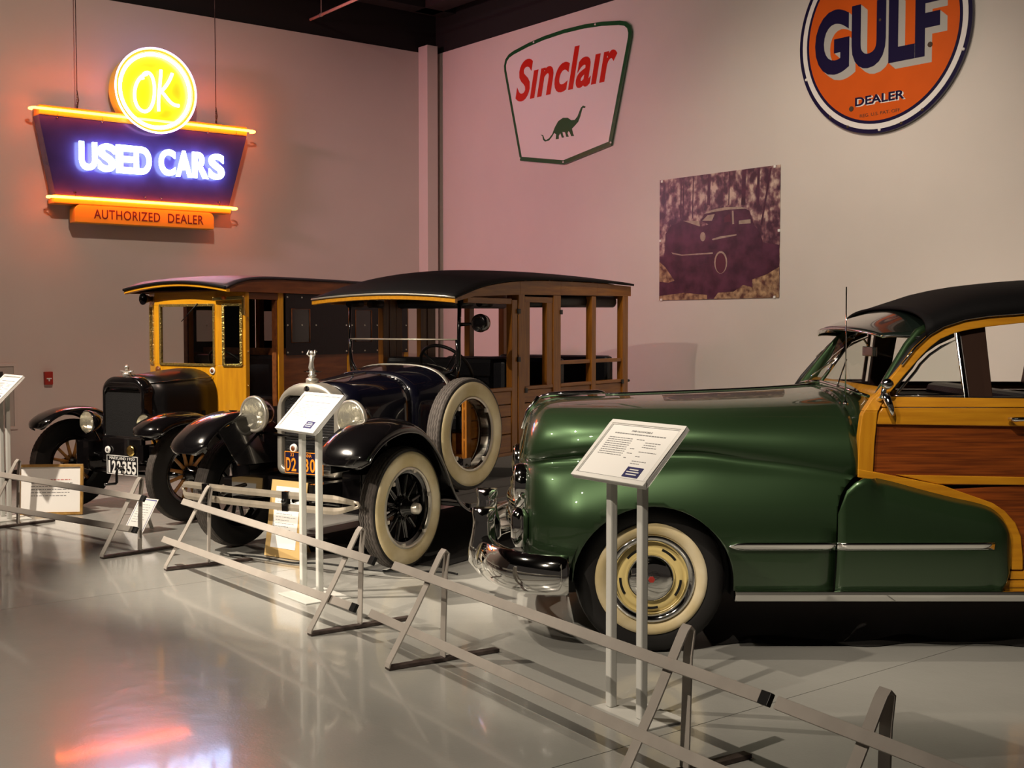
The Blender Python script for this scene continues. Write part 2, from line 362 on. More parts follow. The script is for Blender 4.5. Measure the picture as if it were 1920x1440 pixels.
def bez(pts, n=14):
    out = []
    for i in range(0, len(pts)-3, 3):
        a, b, c, d = [Vector(p) for p in pts[i:i+4]]
        for k in range(n):
            t = k/n; out.append(a*(1-t)**3+b*3*t*(1-t)**2+c*3*t*t*(1-t)+d*t**3)
    out.append(Vector(pts[-1])); return out
def script_tube(pts, r=.017): return MB().tube([(dx+p.x, -.322, dz+p.y) for p in bez(pts)], r, 8)
obj('neon_letter', script_tube([(-.09, .16), (-.26, .10), (-.26, -.22), (-.12, -.22), (.0, -.22), (.02, .12), (-.06, .17), (-.10, .19), (-.15, .14), (-.13, .10)]), 'neon_ok', ns)
kk = script_tube([(.06, .22), (.05, .05), (.02, -.08), (.03, -.20)])
kk.add(*(lambda m: (m.v, m.f, True))(script_tube([(.18, .20), (.14, .08), (.06, .0), (.05, .0), (.10, .0), (.14, -.14), (.25, -.12)])))
obj('neon_letter', kk, 'neon_ok', ns)
def neon_word(word, x0, x1, z0, z1):
    w_ = (x1-x0)/len(word)
    for i, ch in enumerate(word):
        obj('neon_letter', text(ch, x0+i*w_+.004-NX, x0+(i+1)*w_-.004-NX, z0, z1, -.325, -.298, offset=.038), 'neon_white', ns)
neon_word('USED', -4.47, -3.73, 3.05, 3.33); neon_word('CARS', -3.655, -2.93, 3.06, 3.33)
pl = MB().prism(sh([(-4.50, 2.54), (-3.03, 2.54), (-3.03, 2.67), (-3.05, 2.70), (-3.09, 2.72), (-4.44, 2.72), (-4.48, 2.70), (-4.50, 2.67)]), XZ, -.255, -.10)
po = obj('name_plate', pl, 'sign_orange', ns, bevel=.005)
for wd, xa, xb in (('AUTHORIZED', -4.31, -3.625), ('DEALER', -3.54, -3.15)): obj('lettering', text(wd, xa-NX, xb-NX, 2.583, 2.678, -.2575, -.254, offset=.008, spacing=1.08), 'sign_red_ink', po)
for x in (-4.44, -2.97):
    m = MB().tube([(x-NX, -.20, 3.66), (x-NX+.015, -.20, 3.75), (x-NX, -.20, 3.84)], .006, 6); m.tube([(x-NX, -.20, 3.84), (x-NX, -.20, TOP)], .0045, 6)
    for k in range(7): m.tube([(x-NX+.009*math.cos(2*PI*j/8)*(1 if k % 2 else .3), -.20+.009*math.cos(2*PI*j/8)*(.3 if k % 2 else 1), 3.665+k*.024+.015*math.sin(2*PI*j/8)) for j in range(8)], .003, 5, closed=True)
    obj('hanging_chain', m, 'bare_steel', ns)

# ---- shield sign with the dinosaur
M['por_white'] = mat('white_porcelain', (.78, .74, .71), rough=.25, coat=.4)
M['por_green'] = mat('green_porcelain', (.018, .085, .030), rough=.25, coat=.4)
M['por_red'] = mat('red_porcelain', (.58, .022, .012), rough=.25, coat=.4)
M['por_orange'] = mat('orange_porcelain', (.66, .105, .012), rough=.28, coat=.4, var=.08, vscale=5)
M['por_navy'] = mat('navy_porcelain', (.012, .008, .040), rough=.28, coat=.4)
M['por_grey'] = mat('grey_porcelain', (.42, .40, .37), rough=.3)
M['rust'] = mat('rust_chip', (.06, .035, .02), rough=.8)
SX = 2.45
ss = wall_thing('shield_sign', 'white shield sign with red script word and green dinosaur', 'sign', 'r', SX, 0)
left = [(0, -.0+3.244), (.742, 3.363), (1.03, 4.40), (1.035, 4.46), (1.01, 4.53), (.95, 4.575), (.86, 4.60), (.60, 4.640), (.33, 4.665), (0, 4.675)]
outl = left + [(-a, b) for a, b in left[1:-1][::-1]]
obj('panel', MB().prism(outl, XZ, -.03, -.012), 'por_green', ss, bevel=.003)
obj('face', MB().prism(inset(outl, .045), XZ, -.034, -.029), 'por_white', ss)
obj('lettering', text('S\u0131ncla\u0131r', 1.635-SX, 3.285-SX, 4.015, 4.465, -.037, -.033, offset=.026, shear=.28, spacing=1.04), 'por_red', ss)
dino = [(1220, 968), (1240, 975), (1250, 1010), (1262, 1025), (1285, 1010), (1310, 970), (1330, 905), (1355, 850), (1390, 822), (1425, 825), (1450, 850), (1475, 850), (1495, 820), (1510, 770), (1520, 740), (1535, 722), (1552, 732), (1548, 745), (1532, 742), (1525, 770), (1515, 820), (1500, 870), (1475, 905), (1455, 930), (1462, 970), (1470, 1000), (1450, 1000), (1440, 965), (1430, 950), (1422, 970), (1432, 1005), (1415, 1005), (1405, 960), (1385, 955), (1390, 985), (1398, 1008), (1382, 1010), (1370, 965), (1358, 990), (1358, 1020), (1336, 1022), (1340, 975), (1325, 960), (1305, 1000), (1285, 1030), (1255, 1038), (1240, 1020), (1236, 985)]
# silhouette in its own units: 1 unit = 1 m on the sign; the print leans with the wall's run
dpoly = []
for x, y in dino:
    a = (x-1220)/332.; s_ = 2.071+a*.735; sl = .022*(a)  # run along the sign
    zc = 3.608 + (968-y)/246.*.275 - a*.0 + (-.062*a)
    dpoly.append((s_-SX, zc))
obj('dinosaur_emblem', MB().prism(dpoly, XZ, -.037, -.033), 'por_green', ss)
for a, b in ((.742, 3.39), (0, 3.27), (-.742, 3.39), (.5, 4.63), (-.5, 4.63)):
    obj('rivet', MB().lathe([(-.043, 0), (-.041, .008), (-.034, .011)], (a, 0, b), 'y', 12), 'por_white', ss)
# ---- round orange sign
GX, GZ = 6.40, 3.905
gs = wall_thing('round_sign', 'round orange enamel sign with big navy block letters', 'sign', 'r', GX, 0)
def disc(r, y0, y1): return MB().lathe([(y1, 0), (y1, r), (y0, r), (y0, 0)], (0, 0, GZ), 'y', 96, smooth=False)
obj('rim', disc(.815, -.040, -.012), 'por_navy', gs)
obj('white_ring', disc(.782, -.042, -.03), 'por_white', gs)
obj('inner_ring', disc(.737, -.044, -.03), 'por_navy', gs)
obj('face', disc(.712, -.046, -.03), 'por_orange', gs)
def shaded(word, x0, x1, z0, z1, dxx, dzz, off, steps, shade):
    m = MB()
    for k in range(steps, 0, -1):
        t = k/steps; mm = text(word, x0-GX+dxx*t, x1-GX+dxx*t, z0+dzz*t, z1+dzz*t, -.0463-.0002*(steps-k), -.045, offset=off); m.add(mm.v, mm.f)
    obj('letter_shade', m, shade, gs, weld=False)
    obj('lettering', text(word, x0-GX, x1-GX, z0, z1, -.051, -.045, offset=off), 'por_navy', gs)
shaded('GULF', 5.755, 6.945, 3.63, 4.17, .062, -.055, .04, 10, 'por_grey')
shaded('DEALER', 6.168, 6.635, 3.335, 3.405, .012, -.008, .02, 3, 'por_white')
obj('small_lettering', text('REG. U.S. PAT. OFF.', 6.215-GX, 6.605-GX, 3.236, 3.262, -.048, -.045), 'rust', gs)
for a in (-60, -90, -128, -160, -20, -113, -75): obj('bolt', MB().lathe([(-.05, 0), (-.048, .010), (-.04, .013)], (.79*math.cos(R(a)), 0, GZ+.79*math.sin(R(a))), 'y', 12), 'por_white' if a in (-20, -90, -160) else 'rust', gs)
for x, z, r in ((6.13, 3.32, .022), (6.86, 3.72, .022), (6.40, 4.0, .012)): obj('chip', MB().lathe([(-.0515, 0), (-.0512, r), (-.045, r)], (x-GX, 0, z), 'y', 9, smooth=False), 'rust', gs)
# ---- photo poster
PX = 4.615
pm = bpy.data.materials.new('faded_woodland_photo'); pm.use_nodes = True; nt = pm.node_tree; b = nt.nodes['Principled BSDF']
tc = nt.nodes.new('ShaderNodeTexCoord'); mp = nt.nodes.new('ShaderNodeMapping'); mp.inputs['Scale'].default_value = (5, 1, 2.4)
n1 = nt.nodes.new('ShaderNodeTexNoise'); n1.inputs['Scale'].default_value = 2.2; n1.inputs['Detail'].default_value = 3
n2 = nt.nodes.new('ShaderNodeTexNoise'); n2.inputs['Scale'].default_value = 13; n2.inputs['Detail'].default_value = 7
nt.links.new(tc.outputs['Object'], mp.inputs[0]); nt.links.new(mp.outputs[0], n1.inputs['Vector']); nt.links.new(tc.outputs['Object'], n2.inputs['Vector'])
mx = nt.nodes.new('ShaderNodeMath'); mx.operation = 'MULTIPLY'; nt.links.new(n1.outputs['Fac'], mx.inputs[0]); nt.links.new(n2.outputs['Fac'], mx.inputs[1])
cr = nt.nodes.new('ShaderNodeValToRGB'); e = cr.color_ramp.elements
e[0].position = .19; e[0].color = (.050, .016, .030, 1); e[1].position = .36; e[1].color = (.56, .42, .34, 1)
en = cr.color_ramp.elements.new(.26); en.color = (.17, .075, .090, 1)
nt.links.new(mx.outputs[0], cr.inputs['Fac']); nt.links.new(cr.outputs['Color'], b.inputs['Base Color']); b.inputs['Roughness'].default_value = .35
M['photo'] = pm
M['ph_dark'] = mat('photo_dark_maroon', (.028, .008, .016), rough=.35, vscale=7, col2=(.095, .028, .055), detail=7.)
M['ph_mid'] = mat('photo_maroon', (.085, .018, .032), rough=.35)
M['ph_pale'] = mat('photo_pale', (.42, .33, .25), rough=.35, var=.3, vscale=20)
M['ph_leaf'] = mat('photo_leaf_litter', (.50, .33, .18), rough=.35, col2=(.10, .04, .03), vscale=20, detail=6.)
ps = wall_thing('photo_poster', 'unframed colour photo of a derelict car in woods', 'poster', 'r', PX, 0)
PZ0, PZ1, PW = 1.766, 2.943, 1.488
obj('sheet', B(-PW/2, PW/2, -.010, -.002, PZ0, PZ1), 'photo', ps)
def pz(x, y):
    a = (x-180)/1083.; top = 278-136*a; bot = 1360-25*a
    return ((a-.5)*PW, PZ1-(y-top)/(bot-top)*(PZ1-PZ0))
def shape(name, pts, m, y): obj(name, MB().prism([pz(*p) for p in pts], XZ, y, -.009), m, ps)
shape('photo_ground', [(181, 960), (400, 1000), (830, 960), (1130, 840), (1263, 860), (1263, 1333), (181, 1358)], 'ph_dark', -.0104)
shape('photo_leaves', [(181, 1010), (240, 1060), (330, 1180), (270, 1200), (181, 1190)], 'ph_leaf', -.0108)
shape('photo_leaves', [(700, 1346), (740, 1290), (880, 1280), (960, 1220), (1040, 1240), (1040, 1170), (1150, 1130), (1262, 1060), (1262, 1334)], 'ph_leaf', -.0108)
shape('photo_leaves', [(181, 1320), (420, 1290), (640, 1310), (640, 1349), (181, 1357)], 'ph_leaf', -.0108)
shape('photo_car_body', [(235, 900), (240, 760), (300, 680), (420, 640), (560, 690), (600, 690), (690, 655), (880, 680), (1040, 672), (1100, 740), (1130, 850), (1100, 950), (830, 975), (700, 1010), (500, 1060), (300, 1060), (215, 1000)], 'ph_dark', -.0108)
shape('photo_car_roof', [(575, 640), (610, 580), (680, 542), (800, 518), (940, 517), (1010, 550), (1050, 680), (880, 690), (690, 690)], 'ph_dark', -.0110)
shape('photo_highlight', [(600, 580), (680, 542), (800, 518), (940, 517), (985, 532), (830, 540), (700, 560)], 'ph_pale', -.0112)
shape('photo_highlight', [(590, 640), (640, 590), (705, 580), (680, 640)], 'ph_pale', -.0112)
shape('photo_highlight', [(858, 550), (872, 550), (878, 670), (862, 672)], 'ph_pale', -.0113)
shape('photo_highlight', [(920, 640), (1020, 628), (1022, 665), (920, 672)], 'ph_pale', -.0112)
shape('photo_highlight', [(790, 610), (840, 575), (850, 650), (790, 655)], 'ph_mid', -.0112)
shape('photo_highlight', [(410, 640), (560, 640), (570, 690), (500, 670)], 'ph_pale', -.0112)
shape('photo_highlight', [(680, 805), (760, 780), (900, 762), (900, 772), (790, 795), (690, 815)], 'ph_pale', -.0112)
shape('photo_highlight', [(300, 925), (400, 945), (690, 925), (690, 938), (400, 955), (310, 940)], 'ph_pale', -.0112)
shape('photo_highlight', [(597+25*math.cos(2*PI*k/14), 783+42*math.sin(2*PI*k/14)) for k in range(14)], 'ph_pale', -.0112)
shape('photo_wheel', [(762+58*math.cos(2*PI*k/18), 1015+102*math.sin(2*PI*k/18)) for k in range(18)], 'ph_pale', -.0112)
shape('photo_wheel', [(762+47*math.cos(2*PI*k/18), 1022+92*math.sin(2*PI*k/18)) for k in range(18)], 'ph_mid', -.0114)
for x, wd in ((385, 12), (410, 9), (500, 10), (640, 26), (830, 10), (945, 34), (1075, 22)):
    shape('photo_trunk', [(x, 278-136*(x-180)/1083.+4), (x+wd, 278-136*(x+wd-180)/1083.+4), (x+wd-6, 500 if x > 560 else 620), (x-6, 500 if x > 560 else 620)], 'ph_dark', -.0104)
shape('photo_trunk', [(1180, 170), (1194, 168), (1120, 680), (1104, 680)], 'ph_dark', -.0104)
for x, z in ((-PW/2+.03, PZ1-.015), (PW/2-.06, PZ1-.012), (-PW/2+.03, PZ0+.005), (PW/2-.05, PZ0+.005), (-PW/2+.01, 2.35), (PW/2-.006, 2.36)):
    obj('clip', B(x-.012, x+.012, -.015, -.002, z-.01, z+.012), 'frame_white', ps, bevel=.002)
# ---- fire alarm box and extinguisher cabinet on the left wall
fa = wall_thing('fire_alarm_box', 'small red fire alarm pull box on the left wall', 'alarm box', 'l', -4.71, .93)
obj('housing', B(-.041, .041, -.045, 0, 0, .13), 'red_enamel', fa, bevel=.006)
obj('pull_handle', B(-.024, .024, -.056, -.04, .056, .068).box(-.007, .007, -.056, -.04, .035, .06), 'pull_white', fa, bevel=.002)
fc = wall_thing('extinguisher_cabinet', 'recessed white extinguisher cabinet behind leftmost sign stand', 'cabinet', 'l', -5.20, .50)
m = B(-.19, .19, -.018, 0, 0, .03).box(-.19, .19, -.018, 0, .62, .65).box(-.19, -.16, -.018, 0, .03, .62).box(.16, .19, -.018, 0, .03, .62)
obj('frame', m, 'wall', fc, bevel=.003)
obj('door', B(-.155, .155, -.008, 0, .03, .62), mat('cabinet_door', (.5, .46, .42), rough=.3), fc)
obj('label_strip', B(-.12, .06, -.012, -.007, .50, .57), 'ink_dark', fc)
obj('extinguisher', MB().lathe([(.05, 0), (.05, .05), (.07, .06), (.33, .06), (.38, .045), (.42, .015), (.42, 0)], (-.06, -.03, 0), 'z', 20), 'red_enamel', fc)
# ------------------------------------------------------------------ barriers
def barrier(u0, u1, l0, l1, sup, label):
    """u0,u1: ends of the upper rail, l0,l1: of the lower rail (x, y); sup: distances along the upper rail of the feet"""
    a = Vector((*u0, .39)); bb = Vector((*u1, .39)); d = (bb-a).normalized(); n = Vector((-d.y, d.x, 0))
    if n.x < 0: n = -n
    o = thing('barrier_rail', label, 'barrier', (u0[0], u0[1], 0), 0, 'low steel barriers in front of the cars')
    base = Vector((u0[0], u0[1], 0)); tilt = Vector((n.x*.5, n.y*.5, .866))
    la = Vector((*l0, .165)); lb = Vector((*l1, .165))
    for nm, p, q in (('upper_rail', a, bb), ('lower_rail', la, lb)):
        dd = (q-p).normalized()
        r = obj(nm, MB().beam(p-base, q-base, .018, .040, tilt), 'steel_grey', o, bevel=.002)
        obj('end_cap', MB().beam(q-base-dd*.03, q-base+dd*.012, .0195, .0415, tilt), 'black_plastic', r, bevel=.002)
    for t in sup:
        c = a + d*t - base; off = n*.022
        top = Vector((c.x, c.y, .5)) + n*(.28*.22) + off
        foot = Vector((c.x, c.y, 0)) - n*(.28*.78) + off
        post = foot + n*.28
        m = MB()
        # one bent flat bar: slanted leg, bend, upright, and the bar along the floor
        path = [foot+Vector((0, 0, .012)), foot+(post-foot)*.02+Vector((0, 0, .03))]
        path += [foot+(top-foot)*k for k in (.5, .93)] + [top+Vector((0, 0, -.012))+n*-.006, top+Vector((0, 0, .004))+n*.008, top+n*.024+Vector((0, 0, -.012))]
        path += [post+n*.012+Vector((0, 0, .40)), post+Vector((0, 0, .02))]
        W2 = .022; T2 = .0035; rows = []
        for i, p in enumerate(path):
            t_ = (path[min(i+1, len(path)-1)]-path[max(i-1, 0)]).normalized(); nn = d.cross(t_).normalized()
            rows.append([p-d*W2+nn*T2, p+d*W2+nn*T2, p+d*W2-nn*T2, p-d*W2-nn*T2])
        m.grid(rows, closed_u=True, smooth=False); m.add(rows[0], [(0, 1, 2, 3)]); m.add(rows[-1], [(3, 2, 1, 0)])
        obj('leg', m, 'steel_grey', o, bevel=.001)
        obj('foot_bar', MB().beam(foot+Vector((0, 0, .010)), foot+n*.57+Vector((0, 0, .010)), .042, .016), 'bare_steel', o, bevel=.002)
    return o
barrier((-3.98, 9.24), (-2.39, 7.85), (-4.05, 9.16), (-2.48, 7.965), (.25, 1.92), 'grey steel barrier furthest left, in front of yellow truck')
barrier((-2.10, 7.72), (-.66, 5.74), (-2.20, 7.62), (-.749, 5.737), (.20, 2.16), 'grey steel barrier in front of dark wagon bumper')
barrier((-.55, 5.63), (.765, 3.585), (-.66, 5.63), (.68, 3.52), (.31, 1.96), 'long grey steel barrier in front of green car wheel')
barrier((.785, 3.55), (2.0, 1.46), (.70, 3.47), (1.93, 1.38), (.33, 2.0), 'nearest grey steel barrier at the lower right corner')
# ------------------------------------------------------------------ sign stands
def stand(x, y, zc, w_, h_, yaw, tilt, label, text_kind, dpost=.15, blue=True, seed=1, ps=0.):
    o = thing('sign_stand', label, 'sign stand', (x, y, 0), R(yaw), 'tilted info stands in front of the cars')
    # local x along the panel, y back towards the cars
    for s in (-1, 1):
        zt = zc - .01
        obj('post', B(ps+s*dpost/2-.017, ps+s*dpost/2+.017, .0, .034, .008, zt-.01), 'white_post', o, bevel=.006)
    obj('base_plate', B(-.17, .17, -.12, .16, 0, .008), 'white_post', o, bevel=.002)
    ct, st = math.cos(R(tilt)), math.sin(R(tilt))
    fn = lambda a, b, d: (a, b*st + d*ct, zc + b*ct - d*st)
    hw, hh = w_/2, h_/2
    obj('panel', MB().prism([(-hw, -hh), (hw, -hh), (hw, hh), (-hw, hh)], fn, -.004, .012), 'white_board', o, bevel=.002)
    fr = MB()
    for a0, a1, b0, b1 in ((-hw, hw, -hh, -hh+.018), (-hw, hw, hh-.018, hh), (-hw, -hw+.018, -hh+.018, hh-.018), (hw-.018, hw, -hh+.018, hh-.018)):
        fr.prism([(a0, b0), (a1, b0), (a1, b1), (a0, b1)], fn, -.010, .014)
    obj('frame', fr, 'frame_white', o, bevel=.002)
    f2 = lambda x_, z_, y_: fn(x_, z_, y_)
    rnd = random.Random(seed)
    if text_kind:
        ln = MB(); iw, ih = hw-.022, hh-.022
        for a0, a1, b0, b1 in ((-iw, iw, -ih, -ih+.002), (-iw, iw, ih-.002, ih), (-iw, -iw+.002, -ih, ih), (iw-.002, iw, -ih, ih)): ln.prism([(a0, b0), (a1, b0), (a1, b1), (a0, b1)], fn, -.0052, -.004)
        obj('border_line', ln, 'ink', o)
        if text_kind == 2:
            obj('heading', text('1948 OLDSMOBILE', -.06, .06, hh-.052, hh-.044, -.0052, -.004, f2), 'ink', o)
        tx = MB()
        def row(xa, xb, z, h=.0035):
            x_ = xa
            while x_ < xb-.004:
                l_ = min(rnd.uniform(.006, .02), xb-x_)
                tx.prism([(x_, z), (x_+l_, z), (x_+l_, z+h), (x_, z+h)], fn, -.0046, -.004); x_ += l_+.003
        row(-.15, .15, hh-.066, .005)
        for k in range(9): row(-.165, -.02, hh-.088-.0105*k)
        for k, (xa, xb) in enumerate(((.0, .045), (.06, .15), (.06, .13), (.06, .14), (.0, .03), (.06, .16), (.0, .03), (.06, .09), (.0, .02), (.06, .14), (.06, .11))): row(xa, xb, hh-.088-.0115*k)
        obj('text_lines', tx, 'ink', o)
    if blue:
        obj('logo_patch', MB().prism([(.065, -hh+.03), (.155, -hh+.03), (.155, -hh+.078), (.065, -hh+.078)], fn, -.006, -.004), 'ink_blue', o)
        lg = MB()
        for z_, a0, a1 in ((.063, .085, .135), (.052, .075, .145), (.040, .08, .14)): lg.prism([(a0, -hh+z_), (a1, -hh+z_), (a1, -hh+z_+.005), (a0, -hh+z_+.005)], fn, -.0068, -.004)
        obj('logo_lettering', lg, 'frame_white', o)
    return o
stand(.444, 4.62, 1.025, .436, .296, -56, 45.5, 'white info stand in front of the green car', 2, .185, True, 3, -.028)
stand(-1.12, 6.72, 1.028, .455, .275, -53, 44, 'brightly lit white info stand before the wagon radiator', 1, .195, True, 4, -.028)
stand(-3.99, 9.49, 1.02, .44, .29, -50, 45, 'white info stand cut off by the left picture edge', 1, .16, True, 5)
# ------------------------------------------------------------------ boards standing on the floor
def board(name, label, cat, x, y, w_, h_, yaw, tilt):
    o = thing(name, label, cat, (x, y, 0), R(yaw))
    ct, st = math.cos(R(tilt)), math.sin(R(tilt))
    return o, (lambda a, b, d: (a, b*st+d*ct, b*ct-d*st + .004))
def rect(m, fn, a0, a1, b0, b1, d0, d1): return m.prism([(a0, b0), (a1, b0), (a1, b1), (a0, b1)], fn, d0, d1)
def lines(fn, x0, x1, zs, d, seed, h=.006):
    rnd = random.Random(seed); m = MB()
    for z, f in zs:
        x = x0
        while x < x0+(x1-x0)*f:
            l = rnd.uniform(.01, .035); rect(m, fn, x, min(x+l, x1), z, z+h, d-.0006, d); x += l+.006
    return m
o, fn = board('framed_notice', 'wood framed white notice standing before the yellow truck', 'framed notice', -3.690, 9.66, .506, .404, 5.5, 6)
m = MB(); W_, H_ = .253, .404
rect(m, fn, -W_, W_, 0, .022, -.012, .012); rect(m, fn, -W_, W_, H_-.022, H_, -.012, .012); rect(m, fn, -W_, -W_+.022, .022, H_-.022, -.012, .012); rect(m, fn, W_-.022, W_, .022, H_-.022, -.012, .012)
obj('frame', m, 'gold_frame', o, bevel=.003)
obj('sheet', rect(MB(), fn, -W_+.02, W_-.02, .02, H_-.02, -.002, .008), 'white_board', o)
obj('heading', lines(fn, .0, .16, [(.275, 1)], -.002, 3, .008), 'ink_red', o)
obj('text_lines', lines(fn, -.15, .17, [(.25, 1), (.225, .95), (.20, 1), (.175, .9), (.15, .8)], -.002, 5), 'ink', o)
obj('prop', MB().beam(fn(0, .3, .012), (0, .16, .0), .03, .006), 'gold_frame', o)
o, fn = board('paper_placard', 'small brightly lit white placard leaning beside truck tyre', 'placard', -2.775, 8.845, .2, .28, -33, 34)
obj('sheet', rect(MB(), fn, -.105, .105, 0, .275, -.003, .0), 'white_board', o)
m = MB(); rect(m, fn, -.092, .092, .258, .266, -.0038, -.003); rect(m, fn, -.092, .092, .010, .014, -.0038, -.003); rect(m, fn, -.094, -.090, .01, .262, -.0038, -.003); rect(m, fn, .090, .094, .01, .262, -.0038, -.003)
obj('border_line', m, mat('blue_border', (.12, .13, .35), rough=.6), o)
obj('text_lines', lines(fn, -.07, .07, [(.22-.02*k, .8) for k in range(8)], -.003, 6, .003), 'ink', o)
obj('easel_back', MB().beam(fn(0, .2, .001), (0, .175, .004), .04, .004), 'frame_white', o)
o, fn = board('mounted_document', 'tan mounted document leaning under the wagon front bumper', 'document', -1.495, 7.845, .31, .49, -36, 9)
obj('mount', rect(MB(), fn, -.165, .165, 0, .50, -.004, .004), 'kraft', o, bevel=.001)
obj('sheet', rect(MB(), fn, -.115, .115, .06, .46, -.006, -.004), 'white_board', o)
obj('text_lines', lines(fn, -.09, .09, [(.40-.02*k, .6+.4*((k*7) % 5)/5) for k in range(12)], -.006, 9, .003), 'ink', o)
obj('prop', MB().beam(fn(0, .36, .004), (0, .24, .004), .04, .004), 'kraft', o)
# cord on the floor
cd = []
for k in range(60):
    t = k/59; cd.append((-1.86+1.5*t+.07*math.sin(t*9), 7.90-.62*t+.05*math.sin(t*14+1), .006))
tag(obj('power_cord', MB().tube(cd, .006, 6), 'cable'), 'thin black cord lying on the floor under the wagon nose', 'cord')
# ================================================================== wheels and shared car pieces
def interp(tab, x):
    if x <= tab[0][0]: return tab[0][1]
    for (a, b), (c, d) in zip(tab, tab[1:]):
        if x <= c: return b+(d-b)*(x-a)/(c-a)
    return tab[-1][1]
def smooth_interp(tab, x):
    n = len(tab)
    if x <= tab[0][0]: return tab[0][1]
    if x >= tab[-1][0]: return tab[-1][1]
    for i in range(n-1):
        if x <= tab[i+1][0]: break
    def sl(j):
        if j == 0: return (tab[1][1]-tab[0][1])/(tab[1][0]-tab[0][0])
        if j == n-1: return (tab[-1][1]-tab[-2][1])/(tab[-1][0]-tab[-2][0])
        d0 = (tab[j][1]-tab[j-1][1])/(tab[j][0]-tab[j-1][0]); d1 = (tab[j+1][1]-tab[j][1])/(tab[j+1][0]-tab[j][0])
        return 0 if d0*d1 <= 0 else 2*d0*d1/(d0+d1)
    (x0, y0), (x1, y1) = tab[i], tab[i+1]; h = x1-x0; t = (x-x0)/h
    return y0*(2*t**3-3*t*t+1)+h*sl(i)*(t**3-2*t*t+t)+y1*(-2*t**3+3*t*t)+h*sl(i+1)*(t**3-t*t)
def tyre_mesh(Rt, Wt, Rr, tread=True, seg=150, n_ribs=5):
    """tyre centred on the origin, axle along y, with a ribbed zig-zag tread"""
    prof = []                                           # (axial, radius, zigzag)
    hw = Wt/2
    side = [(hw*.62, Rr, 0), (hw*.80, Rr+.012, 0), (hw*.97, Rr+(Rt-Rr)*.45, 0), (hw*.98, Rr+(Rt-Rr)*.62, 0), (hw*.90, Rt-.016, 0)]
    prof += [(-a, r, z) for a, r, z in side]
    if tread:
        tw = hw*.80; step = 2*tw/n_ribs
        for k in range(n_ribs):
            x0 = -tw+k*step; x1 = x0+step; g = step*.17
            crown = lambda x: Rt-.012*(x/hw)**2
            prof += [(x0+g*.5, crown(x0)-.007, 1), (x0+g, crown(x0), 1), (x1-g, crown(x1), 1), (x1-g*.5, crown(x1)-.007, 1)]
    else: prof += [(hw*.6*t, Rt-.012*t*t, 0) for t in (-1, -.5, 0, .5, 1)]
    prof += side[::-1]
    rows = []
    for k in range(seg):
        a = 2*PI*k/seg; zz = (.004 if k % 2 else -.004)*(1 if tread else 0); row = []
        for x, r, f in prof: row.append((r*math.cos(a), x+zz*f, r*math.sin(a)))
        rows.append(row)
    m = MB(); m.grid(rows, closed_v=True); return m
def whitewall_mesh(Rt, Wt, Rr, sgn):
    hw = Wt/2
    return MB().lathe([(sgn*(hw*.70+.004), Rr-.002), (sgn*(hw*.84+.004), Rr+.012), (sgn*(hw*.975+.004), Rr+(Rt-Rr)*.45), (sgn*(hw*.985+.003), Rr+(Rt-Rr)*.62), (sgn*(hw*.93+.003), Rr+(Rt-Rr)*.78), (sgn*(hw*.90), Rr+(Rt-Rr)*.785)], (0, 0, 0), 'y', 72)
def put(o, loc, rz=0., ry=0.): o.location = loc; o.rotation_euler = (0, ry, rz); return o
def copy_part(src, parent, loc=None, rot=None):
    c = src.copy(); C.objects.link(c); c.parent = parent
    if loc is not None: c.location = loc
    if rot is not None: c.rotation_euler = rot
    for ch in src.children:
        g = ch.copy(); C.objects.link(g); g.parent = c
    return c

# ================================================================== green woodie car (local: x rearward, y away from the camera, z up)
gc = thing('station_wagon', 'green metallic woodie car with chrome bumper and whitewall tyre', 'car', (.64, 6.37, 0), 0)
K = lambda q, p, z: (q, -p, z)
ztop = [(-.59, .93), (-.578, .99), (-.555, 1.05), (-.515, 1.098), (-.46, 1.127), (-.36, 1.139), (-.15, 1.147), (.03, 1.153), (.59, 1.176), (1.0, 1.202)]
wmax = [(-.59, .50), (-.580, .63), (-.555, .735), (-.51, .805), (-.44, .862), (-.32, .908), (-.12, .930), (.40, .938), (.95, .928)]
zcr = [(-.59, .86), (-.45, .895), (-.1, .932), (.18, .938), (.42, .910), (.66, .880), (.82, .852), (.95, .826)]
pcr = [(-.45, .80), (0, .845), (.5, .880), (.95, .925)]        # share of the width at the crease
def side_p(q, z):
    wm = smooth_interp(wmax, q); zc = smooth_interp(zcr, q); pc = wm*interp(pcr, q)
    zm = .60
    if z >= zm:
        s = min(1, max(0, (zc-z)/(zc-zm))); dip = .036*math.exp(-((s-.10)/.10)**2)*min(1, max(.25, (.95-q)/.9))
        return pc-dip+(wm-pc)*math.sin(PI/2*s)**1.05
    return wm-.045*((zm-z)/.30)**2
def zbot(q):
    ra, z0 = .366, .328
    if abs(q) < ra: return z0+math.sqrt(ra*ra-q*q)*1.0
    if q > .8215: return interp([(.8215, .60), (.83, .69), (.845, .738), (.87, .776), (.90, .804), (.935, .833)], q)
    return .405 if q < 0 else .305
qs = [-.59, -.586, -.578, -.566, -.55, -.53, -.505, -.475, -.44, -.41, -.385, -.3661]
qs += [-.3659*math.cos(PI*k/26) for k in range(27)] + [.3661, .38, .42, .5, .58, .66, .74, .8214, .8216, .83, .845, .87, .90, .934]
